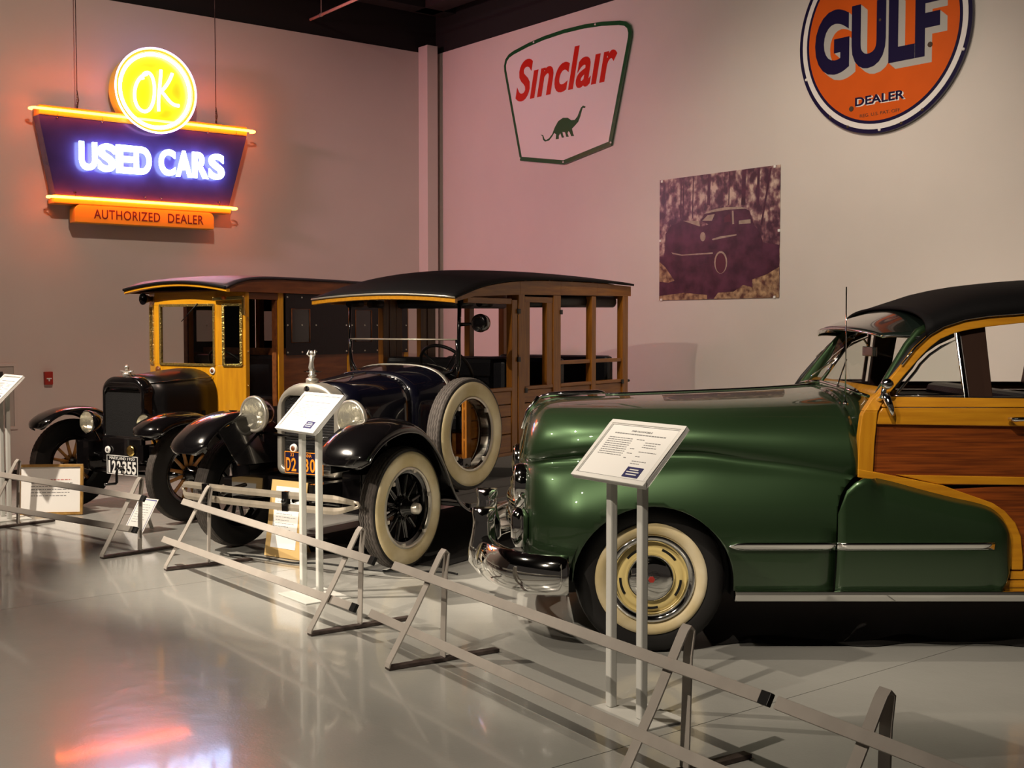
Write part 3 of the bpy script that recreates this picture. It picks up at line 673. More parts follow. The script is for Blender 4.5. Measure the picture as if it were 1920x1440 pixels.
def section(q, n1=16, n2=18):
    zt = smooth_interp(ztop, q); zc = smooth_interp(zcr, q); pc = smooth_interp(wmax, q)*interp(pcr, q); zb = zbot(q)
    pts = []; n = 2.7
    zc = min(zc, zt-.03)
    for k in range(n1):
        t = PI/2*k/(n1-1); c, s = math.cos(t), math.sin(t)
        pts.append((pc*s**(2/n), zc+(zt-zc)*c**(2/n)))
    zc0 = zc; zk = None
    for sv in (.02, .05, .085, .12, .16, .21, .27, .34, .42):
        zk = max(zc0-sv*(zc0-.60), zb); pts.append((side_p(q, zk), zk))
    for k in range(1, n2+1):
        z = max(zk+(.305-zk)*k/n2, zb)
        pts.append((side_p(q, z), z))
    return pts
rows = []
s0 = section(-.59)
rows.append([(-.602, p*.55, .62+(z-.62)*.6) for p, z in s0])
rows.append([(-.600, p*.86, .62+(z-.62)*.9) for p, z in s0])
for q in qs: rows.append([(q, p, z) for p, z in section(q)])
m = MB(); m.grid([[K(*x) for x in r] for r in rows]); m.grid([[(q, p, z) for q, p, z in r] for r in rows])
for s in (1, -1): m.add([(x[0], -s*x[1], x[2]) for x in rows[0]]+[(-.602, 0, .40)], [list(range(len(rows[0])+1))])
obj('front_body', m, 'green_paint', gc, solid=.010, soff=-1)
# cowl and hood rear, up to the windscreen
def cowl_row(q):
    zt = 1.176+(q-.59)*.062; out = []
    wsd = .872-.07*max(0, (q-.932)/.1)
    for k in range(19):
        t = PI/2*k/18; c, s = math.cos(t), math.sin(t)
        out.append((wsd*(1-.03)*s**(2/2.7), .84+(zt-.84)*c**(2/2.7)))
    return [(q, p, z) for p, z in out]
m = MB(); cr_ = [cowl_row(q) for q in (.932, .945, .96)]
for s in (-1, 1): m.grid([[(q, s*p, z) for q, p, z in r] for r in cr_])
for s in (-1, 1):  # shelf under the screen
    m.grid([[(.96, s*p, z) for _, p, z in cr_[-1][:14]], [(1.06, s*p*.93, z+.018) for _, p, z in cr_[-1][:14]]])
obj('cowl', m, 'green_paint', gc, solid=.006, soff=-1)
# front fender run-out over the door (both sides)
ft = [(.826, .66), (.836, .715), (.850, .745), (.875, .780), (.905, .806), (.935, .824), (1.047, .805), (1.229, .757), (1.35, .726), (1.52, .684), (1.581, .642), (1.618, .581), (1.632, .496)]
for s in (1, -1):
    m = MB(); rows = []
    for k in range(34):
        t = k/33; q = .826+(1.632-.826)*(1-(1-t)**1.6)
        zt = smooth_interp(ft, q); zb = .305 if q < 1.58 else .305+.11*((q-1.58)/.052)**2
        row = []
        for j in range(17):
            u = j/16; z = zt+(zb-zt)*u
            d = min(zt-z+(.3 if q < .93 else .3*max(0, 1-(q-.93)/.08)), (1.634-q)*1.2); p = .860+(.078-.012*t)*(1-math.exp(-max(d, 0)/.055))
            if z < .60: p -= .045*((.60-z)/.30)**2*min(1, d/.1)
            row.append((q, -s*p, z))
        rows.append(row)
    m.grid(rows); obj('fender_extension', m, 'green_paint', gc, solid=.012, soff=0)
# wood framing of the doors, both sides; polygon (q, z) laid on the leaning body side
def bp(z): return .85 if z < 1.12 else .85-(z-1.12)*.42
def woodpiece(name, poly, m_, t=.018, lift=0., s=1, bev=.004, parent=None):
    mb = MB(); fn = lambda a, b, d: (a, -s*(bp(b)+d+lift), b)
    mb.prism(poly, fn, -t, 0); return obj(name, mb, m_, parent or gc, bevel=bev)
def strip(up, lo): return up+lo[::-1]
bow_o = [(1.030, 1.195), (1.077, 1.244), (1.151, 1.323), (1.225, 1.403), (1.298, 1.463), (1.368, 1.501), (1.47, 1.533), (1.582, 1.550), (1.753, 1.563), (2.2, 1.578), (2.8, 1.578), (3.4, 1.55), (3.9, 1.47), (4.15, 1.36)]
bow_i = [(1.055, 1.175), (1.082, 1.197), (1.168, 1.286), (1.254, 1.371), (1.300, 1.411), (1.35, 1.446), (1.424, 1.476), (1.492, 1.490), (1.575, 1.503), (1.747, 1.522), (2.2, 1.535), (2.8, 1.535), (3.4, 1.507), (3.86, 1.43), (4.08, 1.33)]
str_u = [(.934, .857), (1.001, .845), (1.111, .823), (1.325, .781), (1.429, .744), (1.551, .701), (1.607, .664), (1.656, .609), (1.682, .548), (1.693, .456), (1.694, .394)]
str_l = [(.934, .818), (1.047, .797), (1.229, .750), (1.35, .719), (1.52, .676), (1.575, .636), (1.612, .575), (1.630, .496), (1.640, .456), (1.643, .394)]
Q1 = 4.15
for s in (1, -1):
    post = [(.934, .85), (.939, 1.006), (.950, 1.098), (.958, 1.12), (1.024, 1.12), (1.021, 1.114), (1.016, 1.06), (1.009, .976), (1.004, .84)]
    if s > 0: woodpiece('post_head', [(.958, 1.1205), (1.006, 1.181), (1.040, 1.205), (1.060, 1.172), (1.039, 1.145), (1.024, 1.1205)], 'maple_v', .05, .010, s)
    woodpiece('front_post', post, 'maple_v', .05, .010, s)
    woodpiece('window_bow', strip(bow_o, bow_i) if s > 0 else strip(bow_o[2:], bow_i[2:]), 'maple', .05, .006, s)
    woodpiece('belt_rail', [(1.040, 1.142), (1.070, 1.184), (2.0, 1.172), (Q1, 1.172), (Q1, 1.134), (1.046, 1.138)], 'maple', .05, .010, s)
    woodpiece('belt_board', [(1.020, 1.060), (1.030, 1.116), (1.046, 1.135), (Q1, 1.131), (Q1, 1.050), (1.7, 1.050)], 'maple', .04, .004, s)
    woodpiece('upper_panel', [(1.0, .82), (1.0, 1.07), (2.02, 1.06), (2.02, .78), (1.2, .78)], 'mahogany', .02, -.012, s)
    woodpiece('middle_rail', [(1.111, .829), (1.695, .818), (2.02, .817), (2.02, .778), (1.30, .786)], 'maple', .03, .0, s)
    woodpiece('fender_border', strip(str_u, str_l), 'maple', .04, .012, s)
    woodpiece('lower_panel', [(1.36, .76), (2.02, .80), (2.02, .37), (1.66, .37), (1.64, .55), (1.55, .66)], 'mahogany', .02, -.012, s)
    woodpiece('bottom_rail', [(1.640, .388), (2.6, .388), (2.6, .348), (1.640, .348)], 'maple', .03, .004, s)
    woodpiece('sill_rail', [(1.622, .344), (2.6, .344), (2.6, .308), (1.612, .308)], 'maple', .03, .0, s)
    for qp in (2.02, 2.98, 3.98):
        woodpiece('door_post', [(qp, .31 if qp < 2.5 else .6), (qp+.075, .31 if qp < 2.5 else .6), (qp+.075, 1.05), (qp, 1.05)], 'maple_v', .04, .004, s)
    for qa, qb in ((2.09, 2.98), (3.05, 3.98)):
        woodpiece('upper_panel', [(qa, .81), (qb, .81), (qb, 1.055), (qa, 1.055)], 'mahogany', .02, -.012, s)
        woodpiece('middle_rail', [(qa, .778), (qb, .778), (qb, .817), (qa, .817)], 'maple', .03, .0, s)
    woodpiece('lower_panel', [(2.09, .38), (2.60, .38), (2.66, .62), (2.98, .72), (2.98, .785), (2.09, .785)], 'mahogany', .02, -.012, s)
    # rear fender
    rows = []
    for k in range(25):
        t = PI*k/24; row = []
        for j in range(9):
            a = PI/2*j/8
            r = .40+.18*math.sin(a); row.append((3.08-r*math.cos(t)*1.25, -s*(.945-.10*(1-math.cos(a))), .33+r*math.sin(t)*.92))
        rows.append(row)
    obj('rear_fender', MB().grid(rows), 'green_paint', gc, solid=.012)
    # window pillars (dark interior wood) and chrome
    for q0, q1 in ((1.455, 1.580), (2.36, 2.46), (3.3, 3.4)):
        mb = MB(); z0, z1 = 1.165, smooth_interp(bow_i, (q0+q1)/2)+.01
        mb.add([(q, -s*(bp(z)-d), z) for q, z in ((q0, z0), (q1-.012, z0), (q1, z1), (q0, z1)) for d in (.028, .075)], [(0, 2, 4, 6), (1, 7, 5, 3), (0, 1, 3, 2), (2, 3, 5, 4), (4, 5, 7, 6), (6, 7, 1, 0)])
        obj('window_pillar', mb, 'red_wood' if q0 > 2 else mat('dark_door_edge', (.035, .016, .010), rough=.4), gc, bevel=.004)
    vent = [(1.121, 1.207), (1.17, 1.258), (1.213, 1.302), (1.238, 1.334), (1.287, 1.377), (1.346, 1.414), (1.432, 1.452)]
    onb = lambda q, z, d=-.01: (q, -s*(bp(z)+d), z)
    obj('vent_seal', MB().tube([onb(q-.018, z+.018, -.016) for q, z in vent], .020, 8), 'black_plastic', gc)
    obj('vent_frame', MB().tube([onb(q+.008, z-.004) for q, z in vent]+[onb(1.436, 1.19), onb(1.112, 1.188)], .0065, 8, closed=True), 'chrome', gc)
    obj('vent_post', MB().beam(onb(1.437, 1.168), onb(1.437, 1.475), .016, .02, (1, 0, 0)), 'chrome', gc, bevel=.003)
    obj('vent_glass', MB().add([onb(q, z, -.012) for q, z in vent]+[onb(1.432, 1.19, -.012), onb(1.118, 1.19, -.012)], [list(range(9))]), 'glass', gc)
    obj('window_sill', MB().beam(onb(1.10, 1.174, -.03), onb(4.05, 1.166, -.03), .05, .02), 'black_plastic', gc, bevel=.003)
# roof
rc = [(1.30, 1.605), (1.368, 1.628), (1.45, 1.655), (1.534, 1.684), (1.70, 1.717), (2.03, 1.745), (2.6, 1.752), (3.3, 1.722), (3.8, 1.64), (4.15, 1.50), (4.25, 1.40)]
rows = []
for k in range(30):
    q = 1.285+(4.22-1.285)*(k/29)**1.25; zc = smooth_interp(rc, q); ze = smooth_interp(bow_o, max(q, 1.30))-.004; pe = bp(ze)+.012; row = []
    for j in range(-14, 15):
        t = j/14; p = pe*(abs(math.sin(PI/2*t))**.9)*(1 if t > 0 else -1); row.append((q, -p, ze+(zc-ze)*math.cos(PI/2*t)**.62))
    rows.append(row)
obj('roof', MB().grid(rows), 'roof_cloth', gc, solid=.012, soff=-1)
for s in (1, -1):
    obj('roof_gutter', MB().tube([(q, -s*(bp(z)+.016), z+.004) for q, z in bow_o[2:]], .006, 6), 'chrome', gc)
# visor over the screen
M['visor'] = mat('dark_green_visor_paint', (.010, .016, .013), rough=.2, coat=1., coat_rough=.05)
rows = []
for k in range(13):
    t = k/12; qc = 1.03+(1.40-1.03)*t; zc = 1.492+(1.618-1.492)*(t**.85); row = []
    for j in range(-12, 13):
        u = j/12; w_ = .60+.07*t
        row.append((qc+.085*u*u*(1-t)-.06*t*u*u, -w_*u, zc-(.034+.140*t)*abs(u)**2.6))
    rows.append(row)
vz = obj('visor', MB().grid(rows), 'visor', gc, solid=.006)
obj('visor_edge', MB().tube([rows[0][j] for j in range(25)], .006, 8), 'chrome', vz)
for s in (0, 24): obj('visor_edge', MB().tube([(r[s][0], r[s][1], r[s][2]-.004) for r in rows], .005, 6), 'chrome', vz)
# windscreen: two flat panes in a V, green pillars
base_c, top_c = (.995, 0, 1.222), (1.145, 0, 1.445)
for s in (1, -1):
    bs, ts = (1.085, -s*.69, 1.175), (1.235, -s*.605, 1.45)
    obj('windscreen_pane', MB().add([base_c, bs, ts, top_c], [(0, 1, 2, 3)]), 'glass_car', gc)
    obj('windscreen_pillar', MB().tube([(1.03, -s*.74, 1.09), (1.075, -s*.715, 1.175), (1.15, -s*.675, 1.30), (1.225, -s*.635, 1.41), (1.28, -s*.62, 1.47), (1.34, -s*.61, 1.50)], [.040, .036, .028, .026, .03, .03], 10, flat=.75), 'green_paint', gc)
    obj('pillar_seal', MB().tube([(1.02, -s*.79, 1.13), (1.07, -s*.775, 1.21), (1.15, -s*.735, 1.315), (1.23, -s*.69, 1.405), (1.30, -s*.665, 1.465)], .016, 8), 'black_plastic', gc)
    obj('wiper', MB().tube([(.985, -s*.30, 1.205), (1.0, -s*.28, 1.235), (1.085, -s*.10, 1.335)], .004, 6), 'chrome', gc)
    obj('lower_molding', MB().tube([(.975, -s*.02, 1.218), (1.00, -s*.40, 1.20), (1.03, -s*.68, 1.178)], .008, 8), 'chrome', gc)
obj('center_divider', MB().tube([(.978, 0, 1.215), (1.13, 0, 1.425)], .010, 8), 'chrome', gc)
# interior
obj('interior_tub', B(1.05, 4.05, -.76, .76, .28, 1.13).box(1.05, 4.05, -.75, .75, .25, .29), mat('dark_interior', (.018, .012, .009), rough=.7), gc)
obj('dashboard', MB().tube([(1.13, -.70, 1.17), (1.13, .70, 1.17)], .045, 12), 'maple', gc)
for q in (1.75, 2.7):
    obj('seat_back', B(q, q+.16, -.68, .68, .9, 1.185), 'leather', gc, bevel=.04)
obj('steering_wheel', MB().tube([(1.42+.08*math.cos(2*PI*k/28)*.6, -.36+.20*math.sin(2*PI*k/28), 1.07+.17*math.cos(2*PI*k/28)*.55) for k in range(28)], .010, 8, closed=True), 'black_plastic', gc)
obj('interior_mirror', MB().tube([(1.20, 0, 1.44), (1.23, 0, 1.40)], .006, 6).box(1.22, 1.245, -.09, .09, 1.35, 1.40), 'chrome', gc, bevel=.004)
# hood ornament and chrome spine
mb = MB(); prof = [(-.500, .004, 1.136), (-.485, .013, 1.143), (-.44, .018, 1.152), (-.36, .020, 1.158), (-.26, .018, 1.163), (-.19, .016, 1.166), (-.155, .008, 1.164), (-.150, .002, 1.158)]
mb.loft([[(q, r*1.1*math.cos(2*PI*k/12), z-.004+r*.75*math.sin(2*PI*k/12)) for k in range(12)] for q, r, z in prof])
mb.tube([(-.50, 0, 1.137), (-.56, 0, 1.06), (-.588, 0, .97)], [.012, .010, .006], 8)
orn = obj('hood_ornament', mb, 'chrome', gc)
for s in (1, -1): obj('ornament_wing', MB().loft([[(-.42+.0*k, s*.015, 1.146+.004*k) for k in (0, 1)]+[(-.20, s*.015, 1.162), (-.20, s*.015, 1.157)], [(-.34, s*.055, 1.148), (-.34, s*.055, 1.152), (-.17, s*.06, 1.160), (-.17, s*.06, 1.157)]], smooth=False), 'chrome', orn)
obj('hood_spine', MB().tube([(q, 0, smooth_interp(ztop, q)+.003) for q in [-.15+1.1*k/16 for k in range(17)]], .008, 8), 'chrome', gc)
# bumper: curved blade that wraps round the corner
bpath = [(-.800, 0), (-.797, .2), (-.787, .4), (-.765, .56), (-.725, .70), (-.66, .82), (-.57, .905), (-.47, .945), (-.385, .95)]
def blade(sgnlist, prof):
    rows = []
    pts = [(q, -p) for q, p in bpath[::-1]]+[(q, p) for q, p in bpath[1:]]
    for i, (q, y) in enumerate(pts):
        a = Vector(pts[max(i-1, 0)]); c = Vector(pts[min(i+1, len(pts)-1)]); t = (c-a).normalized(); n = Vector((-t.y, t.x))
        if n.x > 0 and abs(y) < .6: n = -n
        if abs(y) >= .6 and n.y*y < 0: n = -n
        rows.append([(q+n.x*o_, y+n.y*o_, z) for o_, z in prof])
    return rows
bprof = [(-.045, .302), (-.02, .290), (.010, .296), (.034, .325), (.044, .375), (.036, .425), (.012, .462), (-.02, .478), (-.045, .470)]
rb = blade(None, bprof)
bumper = obj('front_bumper', MB().grid(rb), 'chrome', gc, solid=.004, sub=1)
for s in (1, -1):
    y = -s*.36
    mb = MB(); ring = []
    for z, w_, d0 in ((.265, .028, -.02), (.280, .050, .018), (.34, .064, .070), (.42, .060, .066), (.48, .050, .050), (.54, .044, .044), (.590, .042, .050), (.606, .030, .048)):
        ring.append([(-.79-d0*math.cos(t)*1.0+(.02 if math.cos(t) < -.1 else 0), y+w_*math.sin(t), z) for t in [2*PI*k/14 for k in range(14)]])
    mb.loft(ring); obj('bumper_guard', mb, 'chrome', bumper)
# grille bars, parking lamps, headlamps on the front face
for z, off in ((.53, .0), (.615, .006)):
    obj('grille_bar', MB().tube([(-.655+off+.13*(t*t), -.72*t, z) for t in [k/10 for k in range(-10, 11)]], .026, 10, flat=.8), 'chrome', gc)
for t in [k/4 for k in range(-4, 5)]: obj('grille_tooth', MB().tube([(-.648+.13*(.55*t)**2, .40*t, .53), (-.648+.13*(.55*t)**2, .40*t, .62)], .012, 8), 'chrome', gc)
for s in (1, -1):
    h = obj('headlamp', MB().lathe([(.02, .105), (-.030, .110), (-.055, .105), (-.068, .092), (-.062, .084)], (-.565, -s*.50, .735), 'x', 32), 'chrome', gc)
    obj('lens', MB().lathe([(-.060, .085), (-.072, .05), (-.078, 0)], (-.565, -s*.50, .735), 'x', 24), 'reflector', h)
    mb = MB()
    mb.tube([(-.600, -s*.70, .475), (-.605, -s*.70, .52), (-.605, -s*.70, .62), (-.598, -s*.70, .655)], [.025, .042, .044, .020], 14)
    obj('parking_lamp', mb, 'chrome', gc)
# side trim, rockers
for s in (1, -1):
    def trim(qa, qb, z0, h, d, name, mat_='chrome', tip=True):
        mb = MB(); ring = []
        for k in range(14):
            t = k/13; q = qa+(qb-qa)*t; f = min(1, (t+.001)*9)**.5 if tip else 1
            p = (side_p(q, z0) if q < .822 else .860+(.078-.012*(q-.826)/.8)*(1-math.exp(-max(min(smooth_interp(ft, q)-z0, (1.634-q)*1.2), 0)/.055))-.045*(max(0, .60-z0)/.30)**2)
            ring.append([(q, -s*(p-.004), z0+h*f/2), (q, -s*(p+d), z0+h*f*.40), (q, -s*(p+d*.95), z0+h*f*.18), (q, -s*(p+d*.5), z0-h*f*.45), (q, -s*(p-.004), z0-h*f/2)])
        mb.loft(ring); obj(name, mb, mat_, gc)
    trim(.335, .815, .516, .040, .020, 'side_spear'); trim(.822, 1.535, .516, .038, .020, 'side_spear', tip=False)
    mb = MB(); ring = [[(q, -s*(.870+dd), z) for dd, z in ((0, .312), (.048, .306), (.048, .290), (.026, .256), (0, .252))] for q in (.372, .40, .6, 1.0, 1.6, 2.2, 2.6)]
    mb.loft(ring, smooth=False); obj('rocker_molding', mb, 'chrome', gc, bevel=.003)
    obj('door_handle', MB().tube([(1.615, -s*.868, 1.085), (1.63, -s*.895, 1.085), (1.70, -s*.900, 1.088), (1.76, -s*.890, 1.086)], [.010, .011, .010, .006], 8), 'chrome', gc)
    mb = MB().tube([(1.03, -s*.82, 1.16), (1.04, -s*.87, 1.19), (1.045, -s*.875, 1.23)], .012, 8); mb.sphere((1.055, -s*.885, 1.245), .032, 14, 8, (.9, .7, .8)); mb.tube([(1.05, -s*.87, 1.20), (1.075, -s*.885, 1.13), (1.08, -s*.885, 1.10)], [.02, .016, .008], 8)
    if s > 0: obj('side_mirror', mb, 'chrome', gc)
    # wheel housing
    obj('wheel_housing', MB().lathe([(-s*.90, .385), (-s*.45, .385), (-s*.45, .0)], (0, 0, .33), 'y', 28, a0=-.2, a1=PI+.2), 'base_black', gc)
obj('underbody', B(-.50, 4.1, -.45, .45, .20, .40), 'base_black', gc)
obj('rear_body', MB().grid([[(4.05+.12*math.cos(t), -y, .42+.55*(t/PI+.5)*1.3) for t in [-PI/2+PI*k/8 for k in range(9)]] for y in (-.85, -.4, 0, .4, .85)]), 'maple', gc, solid=.02)
# aerial
ab = MB().tube([(.945, -.60, 1.105), (.945, -.60, 1.15)], [.016, .009], 10); ab.sphere((.945, -.60, 1.135), .014, 10, 6)
a_ = obj('aerial_base', ab, 'chrome', gc); obj('aerial', MB().tube([(.945, -.60, 1.14), (.943, -.60, 1.692)], .0032, 6), 'chrome', a_)
# wheels
def modern_wheel(loc, s):
    Rt, Wt, Rr = .350, .19, .205
    w_ = obj('wheel', MB().lathe([(-s*.05, .203), (-s*.085, .200), (-s*.092, .190), (-s*.066, .172), (-s*.045, .165), (-s*.060, .150), (-s*.070, .125), (-s*.052, .105), (-s*.05, 0)], (0, 0, 0), 'y', 56), 'cream_rim', gc)
    w_.location = loc
    obj('tire', tyre_mesh(Rt, Wt, Rr, True, 110), 'rubber', w_)
    obj('whitewall', MB().lathe([(-s*.070, .200), (-s*.087, .207), (-s*.098, .225), (-s*.100, .240), (-s*.096, .258), (-s*.092, .259)], (0, 0, 0), 'y', 72), 'whitewall', w_)
    obj('trim_ring', MB().lathe([(-s*.088, .204), (-s*.099, .199), (-s*.097, .185), (-s*.078, .170), (-s*.066, .166)], (0, 0, 0), 'y', 64), 'chrome', w_)
    cap = obj('hubcap', MB().lathe([(-s*.055, .112), (-s*.072, .112), (-s*.090, .100), (-s*.102, .070), (-s*.107, .035), (-s*.108, 0)], (0, 0, 0), 'y', 48), 'chrome', w_)
    obj('hub_emblem', MB().lathe([(-s*.106, .017), (-s*.111, .015), (-s*.111, 0)], (0, 0, 0), 'y', 6, smooth=False), 'red_enamel', cap)
    for k in range(5):
        a = R(52+72*k); obj('slot', MB().grid([[((.140+d)*math.cos(a+t), -s*.0675, (.140+d)*math.sin(a+t)) for d in (-.006, .006)] for t in [-.28+.07*j for j in range(9)]]), 'black_plastic', w_)
    return w_
for loc, s in (((0, -.735, .345), 1), ((0, .735, .345), -1), ((3.08, -.735, .345), 1), ((3.08, .735, .345), -1)): modern_wheel(loc, s)
# dark cloth under the car
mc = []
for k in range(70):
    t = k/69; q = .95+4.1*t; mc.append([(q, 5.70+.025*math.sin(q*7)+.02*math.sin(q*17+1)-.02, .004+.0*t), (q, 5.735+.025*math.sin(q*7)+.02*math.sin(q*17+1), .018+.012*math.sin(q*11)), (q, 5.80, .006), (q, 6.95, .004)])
tag(obj('cloth_or_shade_sheet', MB().grid(mc), 'mat_cloth', solid=.003, soff=1), 'rumpled black cloth on the floor beneath the green car', 'cloth')
# ================================================================== dark depot wagon (local x rearward, y = -p)
dw = thing('depot_wagon', 'dark wood-bodied open wagon with nickel radiator and whitewall spare', 'car', (-1.29, 7.93, 0), R(57))
def spoked_wheel(parent, loc, s, Rt, Wt, Rr, spoke_mat, wheel_mat, white, nsp=12, steer=0., hub='nickel', lugs=True):
    w_ = obj('wheel', MB().lathe([(-.030, Rr-.030), (-.040, Rr-.004), (-.048, Rr+.004), (-.04, Rr+.006), (.04, Rr+.006), (.048, Rr+.004), (.040, Rr-.004), (.030, Rr-.030)], (0, 0, 0), 'y', 56), wheel_mat, parent)
    w_.location = loc; w_.rotation_euler = (0, 0, steer)
    obj('tire', tyre_mesh(Rt, Wt, Rr, True, 130), 'rubber_tread', w_)
    sw = MB()
    for sg in (1, -1): sw.lathe([(sg*(Wt*.36+.003), Rr), (sg*(Wt*.43+.003), Rr+.014), (sg*(Wt*.49+.003), Rr+(Rt-Rr)*.45), (sg*(Wt*.49+.003), Rr+(Rt-Rr)*.64), (sg*(Wt*.44+.002), Rt-.012)], (0, 0, 0), 'y', 64)
    obj('sidewall', sw, 'rubber', w_)
    if white: obj('whitewall', whitewall_mesh(Rt, Wt+.006, Rr, -s), 'whitewall', w_)
    if white: obj('rim_ring', MB().lathe([(-s*.055, Rr+.012), (-s*.062, Rr+.004), (-s*.058, Rr-.008), (-s*.046, Rr-.012)], (0, 0, 0), 'y', 56), 'nickel', w_)
    for k in range(nsp):
        a = 2*PI*(k+.5)/nsp; d = Vector((math.cos(a), 0, math.sin(a)))
        obj('spoke', MB().tube([d*.045, d*.10, d*(Rr-.05), d*(Rr-.025)], [.017, .014, .013, .018], 8), spoke_mat, w_)
    h = obj('hub', MB().lathe([(.05, 0), (.05, .06), (-.02*s, .066), (-s*.05, .062), (-s*.055, .045), (-s*.095, .040), (-s*.10, 0)], (0, 0, 0), 'y', 28), wheel_mat, w_)
    if hub: obj('hubcap', MB().lathe([(-s*.095, .036), (-s*.130, .034), (-s*.138, .026), (-s*.140, 0)], (0, 0, 0), 'y', 24), hub, w_)
    if lugs:
        for k in range(6):
            a = 2*PI*(k+.25)/6; c = Vector((math.cos(a)*(Rr-.012), -s*.055, math.sin(a)*(Rr-.012)))
            obj('lug', MB().box(c.x-.012, c.x+.012, c.y-.012, c.y+.006, c.z-.012, c.z+.012), 'nickel', w_, bevel=.003)
    return w_
for q, st in ((0, R(3)), (2.95, 0)):
    for s in (1, -1): spoked_wheel(dw, (q, -s*.715, .38), s, .38, .118, .245, 'black_paint', 'black_paint', s > 0 or True, steer=st)
# radiator shell
def rad_outline(hw, zt, zb, rt, rb, n=8):
    pts = []
    def arc(cx, cz, r, a0, a1, rz=None):
        for k in range(n+1):
            a = R(a0+(a1-a0)*k/n); pts.append((cx+r*math.cos(a), cz+(rz or r)*math.sin(a)))
    arc(hw-rb, zb+rb, rb, -90, 0); arc(hw-rt, zt-rt*.80, rt, 0, 90, rt*.80); arc(-hw+rt, zt-rt*.80, rt, 90, 180, rt*.80); arc(-hw+rb, zb+rb, rb, 180, 270)
    return pts
ro, ri = rad_outline(.268, 1.140, .533, .235, .05), rad_outline(.226, 1.055, .575, .085, .03)
mb = MB(); rings = []
for pts, q in ((ro, .03), (ro, -.055), ([(p*.985, .84+(z-.84)*.985) for p, z in ro], -.072), ([(p*1.03, .84+(z-.84)*1.02) for p, z in ri], -.076), (ri, -.068), (ri, -.03)): rings.append([(q, -p, z) for p, z in pts])
mb.grid(rings, closed_u=True); rad = obj('radiator_shell', mb, 'nickel', dw)
cm = MB().add([(-.040, -p, z) for p, z in ri], [list(range(len(ri)))]); obj('core', cm, 'core', rad)
grl = MB()
for k in range(26): z = .585+k*.0182; hw = .224 if z < .97 else .224-.06*((z-.97)/.085)**2; grl.box(-.0435, -.041, -hw, hw, z, z+.004)
obj('core_fins', grl, mat('core_fin', (.05, .045, .045), rough=.4, metal=.6), rad)
obj('badge', MB().lathe([(-.074, .0), (-.078, .022), (-.070, .026)], (0, 0, 1.098), 'x', 20), 'chrome', rad)
cap = obj('radiator_cap', MB().lathe([(1.135, .03), (1.142, .042), (1.165, .042), (1.172, .03), (1.178, 0)], (-.02, 0, 0), 'z', 24), 'nickel', dw)
mg = MB().lathe([(1.176, .02), (1.19, .030), (1.198, .018), (1.215, .022), (1.225, .012)], (-.02, 0, 0), 'z', 16)
mg.tube([(-.02, 0, 1.215), (-.028, 0, 1.24), (-.024, .002, 1.275), (-.02, 0, 1.305), (-.02, 0, 1.325)], [.018, .020, .014, .018, .008], 10); mg.sphere((-.024, 0, 1.336), .014, 12, 8)
for s in (1, -1): mg.tube([(-.02, s*.014, 1.312), (-.03, s*.034, 1.325), (-.02, s*.024, 1.352)], [.007, .006, .005], 6)
ms = obj('mascot', mg, 'figure_nickel', cap)
for s in (1, -1): obj('wing', MB().loft([[(-.025, s*.012, 1.214), (-.012, s*.012, 1.226), (-.012, s*.012, 1.208)], [(-.02, s*.055, 1.212), (-.015, s*.055, 1.216), (-.015, s*.055, 1.208)], [(-.018, s*.082, 1.214), (-.016, s*.082, 1.215), (-.016, s*.082, 1.213)]], smooth=False), 'chrome', ms)
# hood and cowl
def hood_row(q, w_, zt, zb=.60, n=3.0, m=14):
    pts = []
    for k in range(m+1):
        t = PI/2*k/m; pts.append((w_*math.sin(t)**(2/n), .93+(zt-.93)*math.cos(t)**(2/n)))
    pts += [(w_, .86), (w_, .74), (w_, zb)]
    full = [(q, p, z) for p, z in pts[::-1]]+[(q, -p, z) for p, z in pts[1:]]
    return full
hr = [hood_row(q, w_, zt) for q, w_, zt in ((.028, .262, 1.130), (.15, .29, 1.146), (.30, .33, 1.163), (.46, .375, 1.181), (.52, .39, 1.187))]
obj('hood', MB().grid(hr), 'navy_paint', dw, solid=.006)
cr2 = [hood_row(q, w_, zt) for q, w_, zt in ((.525, .394, 1.189), (.60, .42, 1.200), (.72, .452, 1.220), (.84, .480, 1.236), (.90, .486, 1.236))]
obj('cowl', MB().grid(cr2), 'navy_paint', dw, solid=.006)
obj('cowl_band', MB().grid([[(q, y*1.004, z+.004) for _, y, z in hood_row(q, w_, zt)][5:-5] for q, w_, zt in ((.845, .480, 1.236), (.865, .483, 1.239), (.885, .485, 1.237))]), 'nickel', dw, solid=.003)
obj('hood_hinge', MB().tube([(.03, 0, 1.133), (.52, 0, 1.190)], .004, 6), 'nickel', dw)
for s in (1, -1):
    for k in range(12):
        q = .12+k*.03; obj('louver', MB().loft([[(q, -s*(.262+.23*(q-.03)+.002), z) for z in (.70, .85)][::1]+[(q+.014, -s*(.262+.23*(q-.03)+.012), .85), (q+.014, -s*(.262+.23*(q-.03)+.012), .70)], [(q+.018, -s*(.266+.23*(q-.03)), z) for z in (.70, .85, .85, .70)]], smooth=False), 'navy_paint', dw)
    obj('hood_latch', MB().box(.42, .45, -s*.40-.012, -s*.40+.012, .62, .70), 'nickel', dw, bevel=.004)
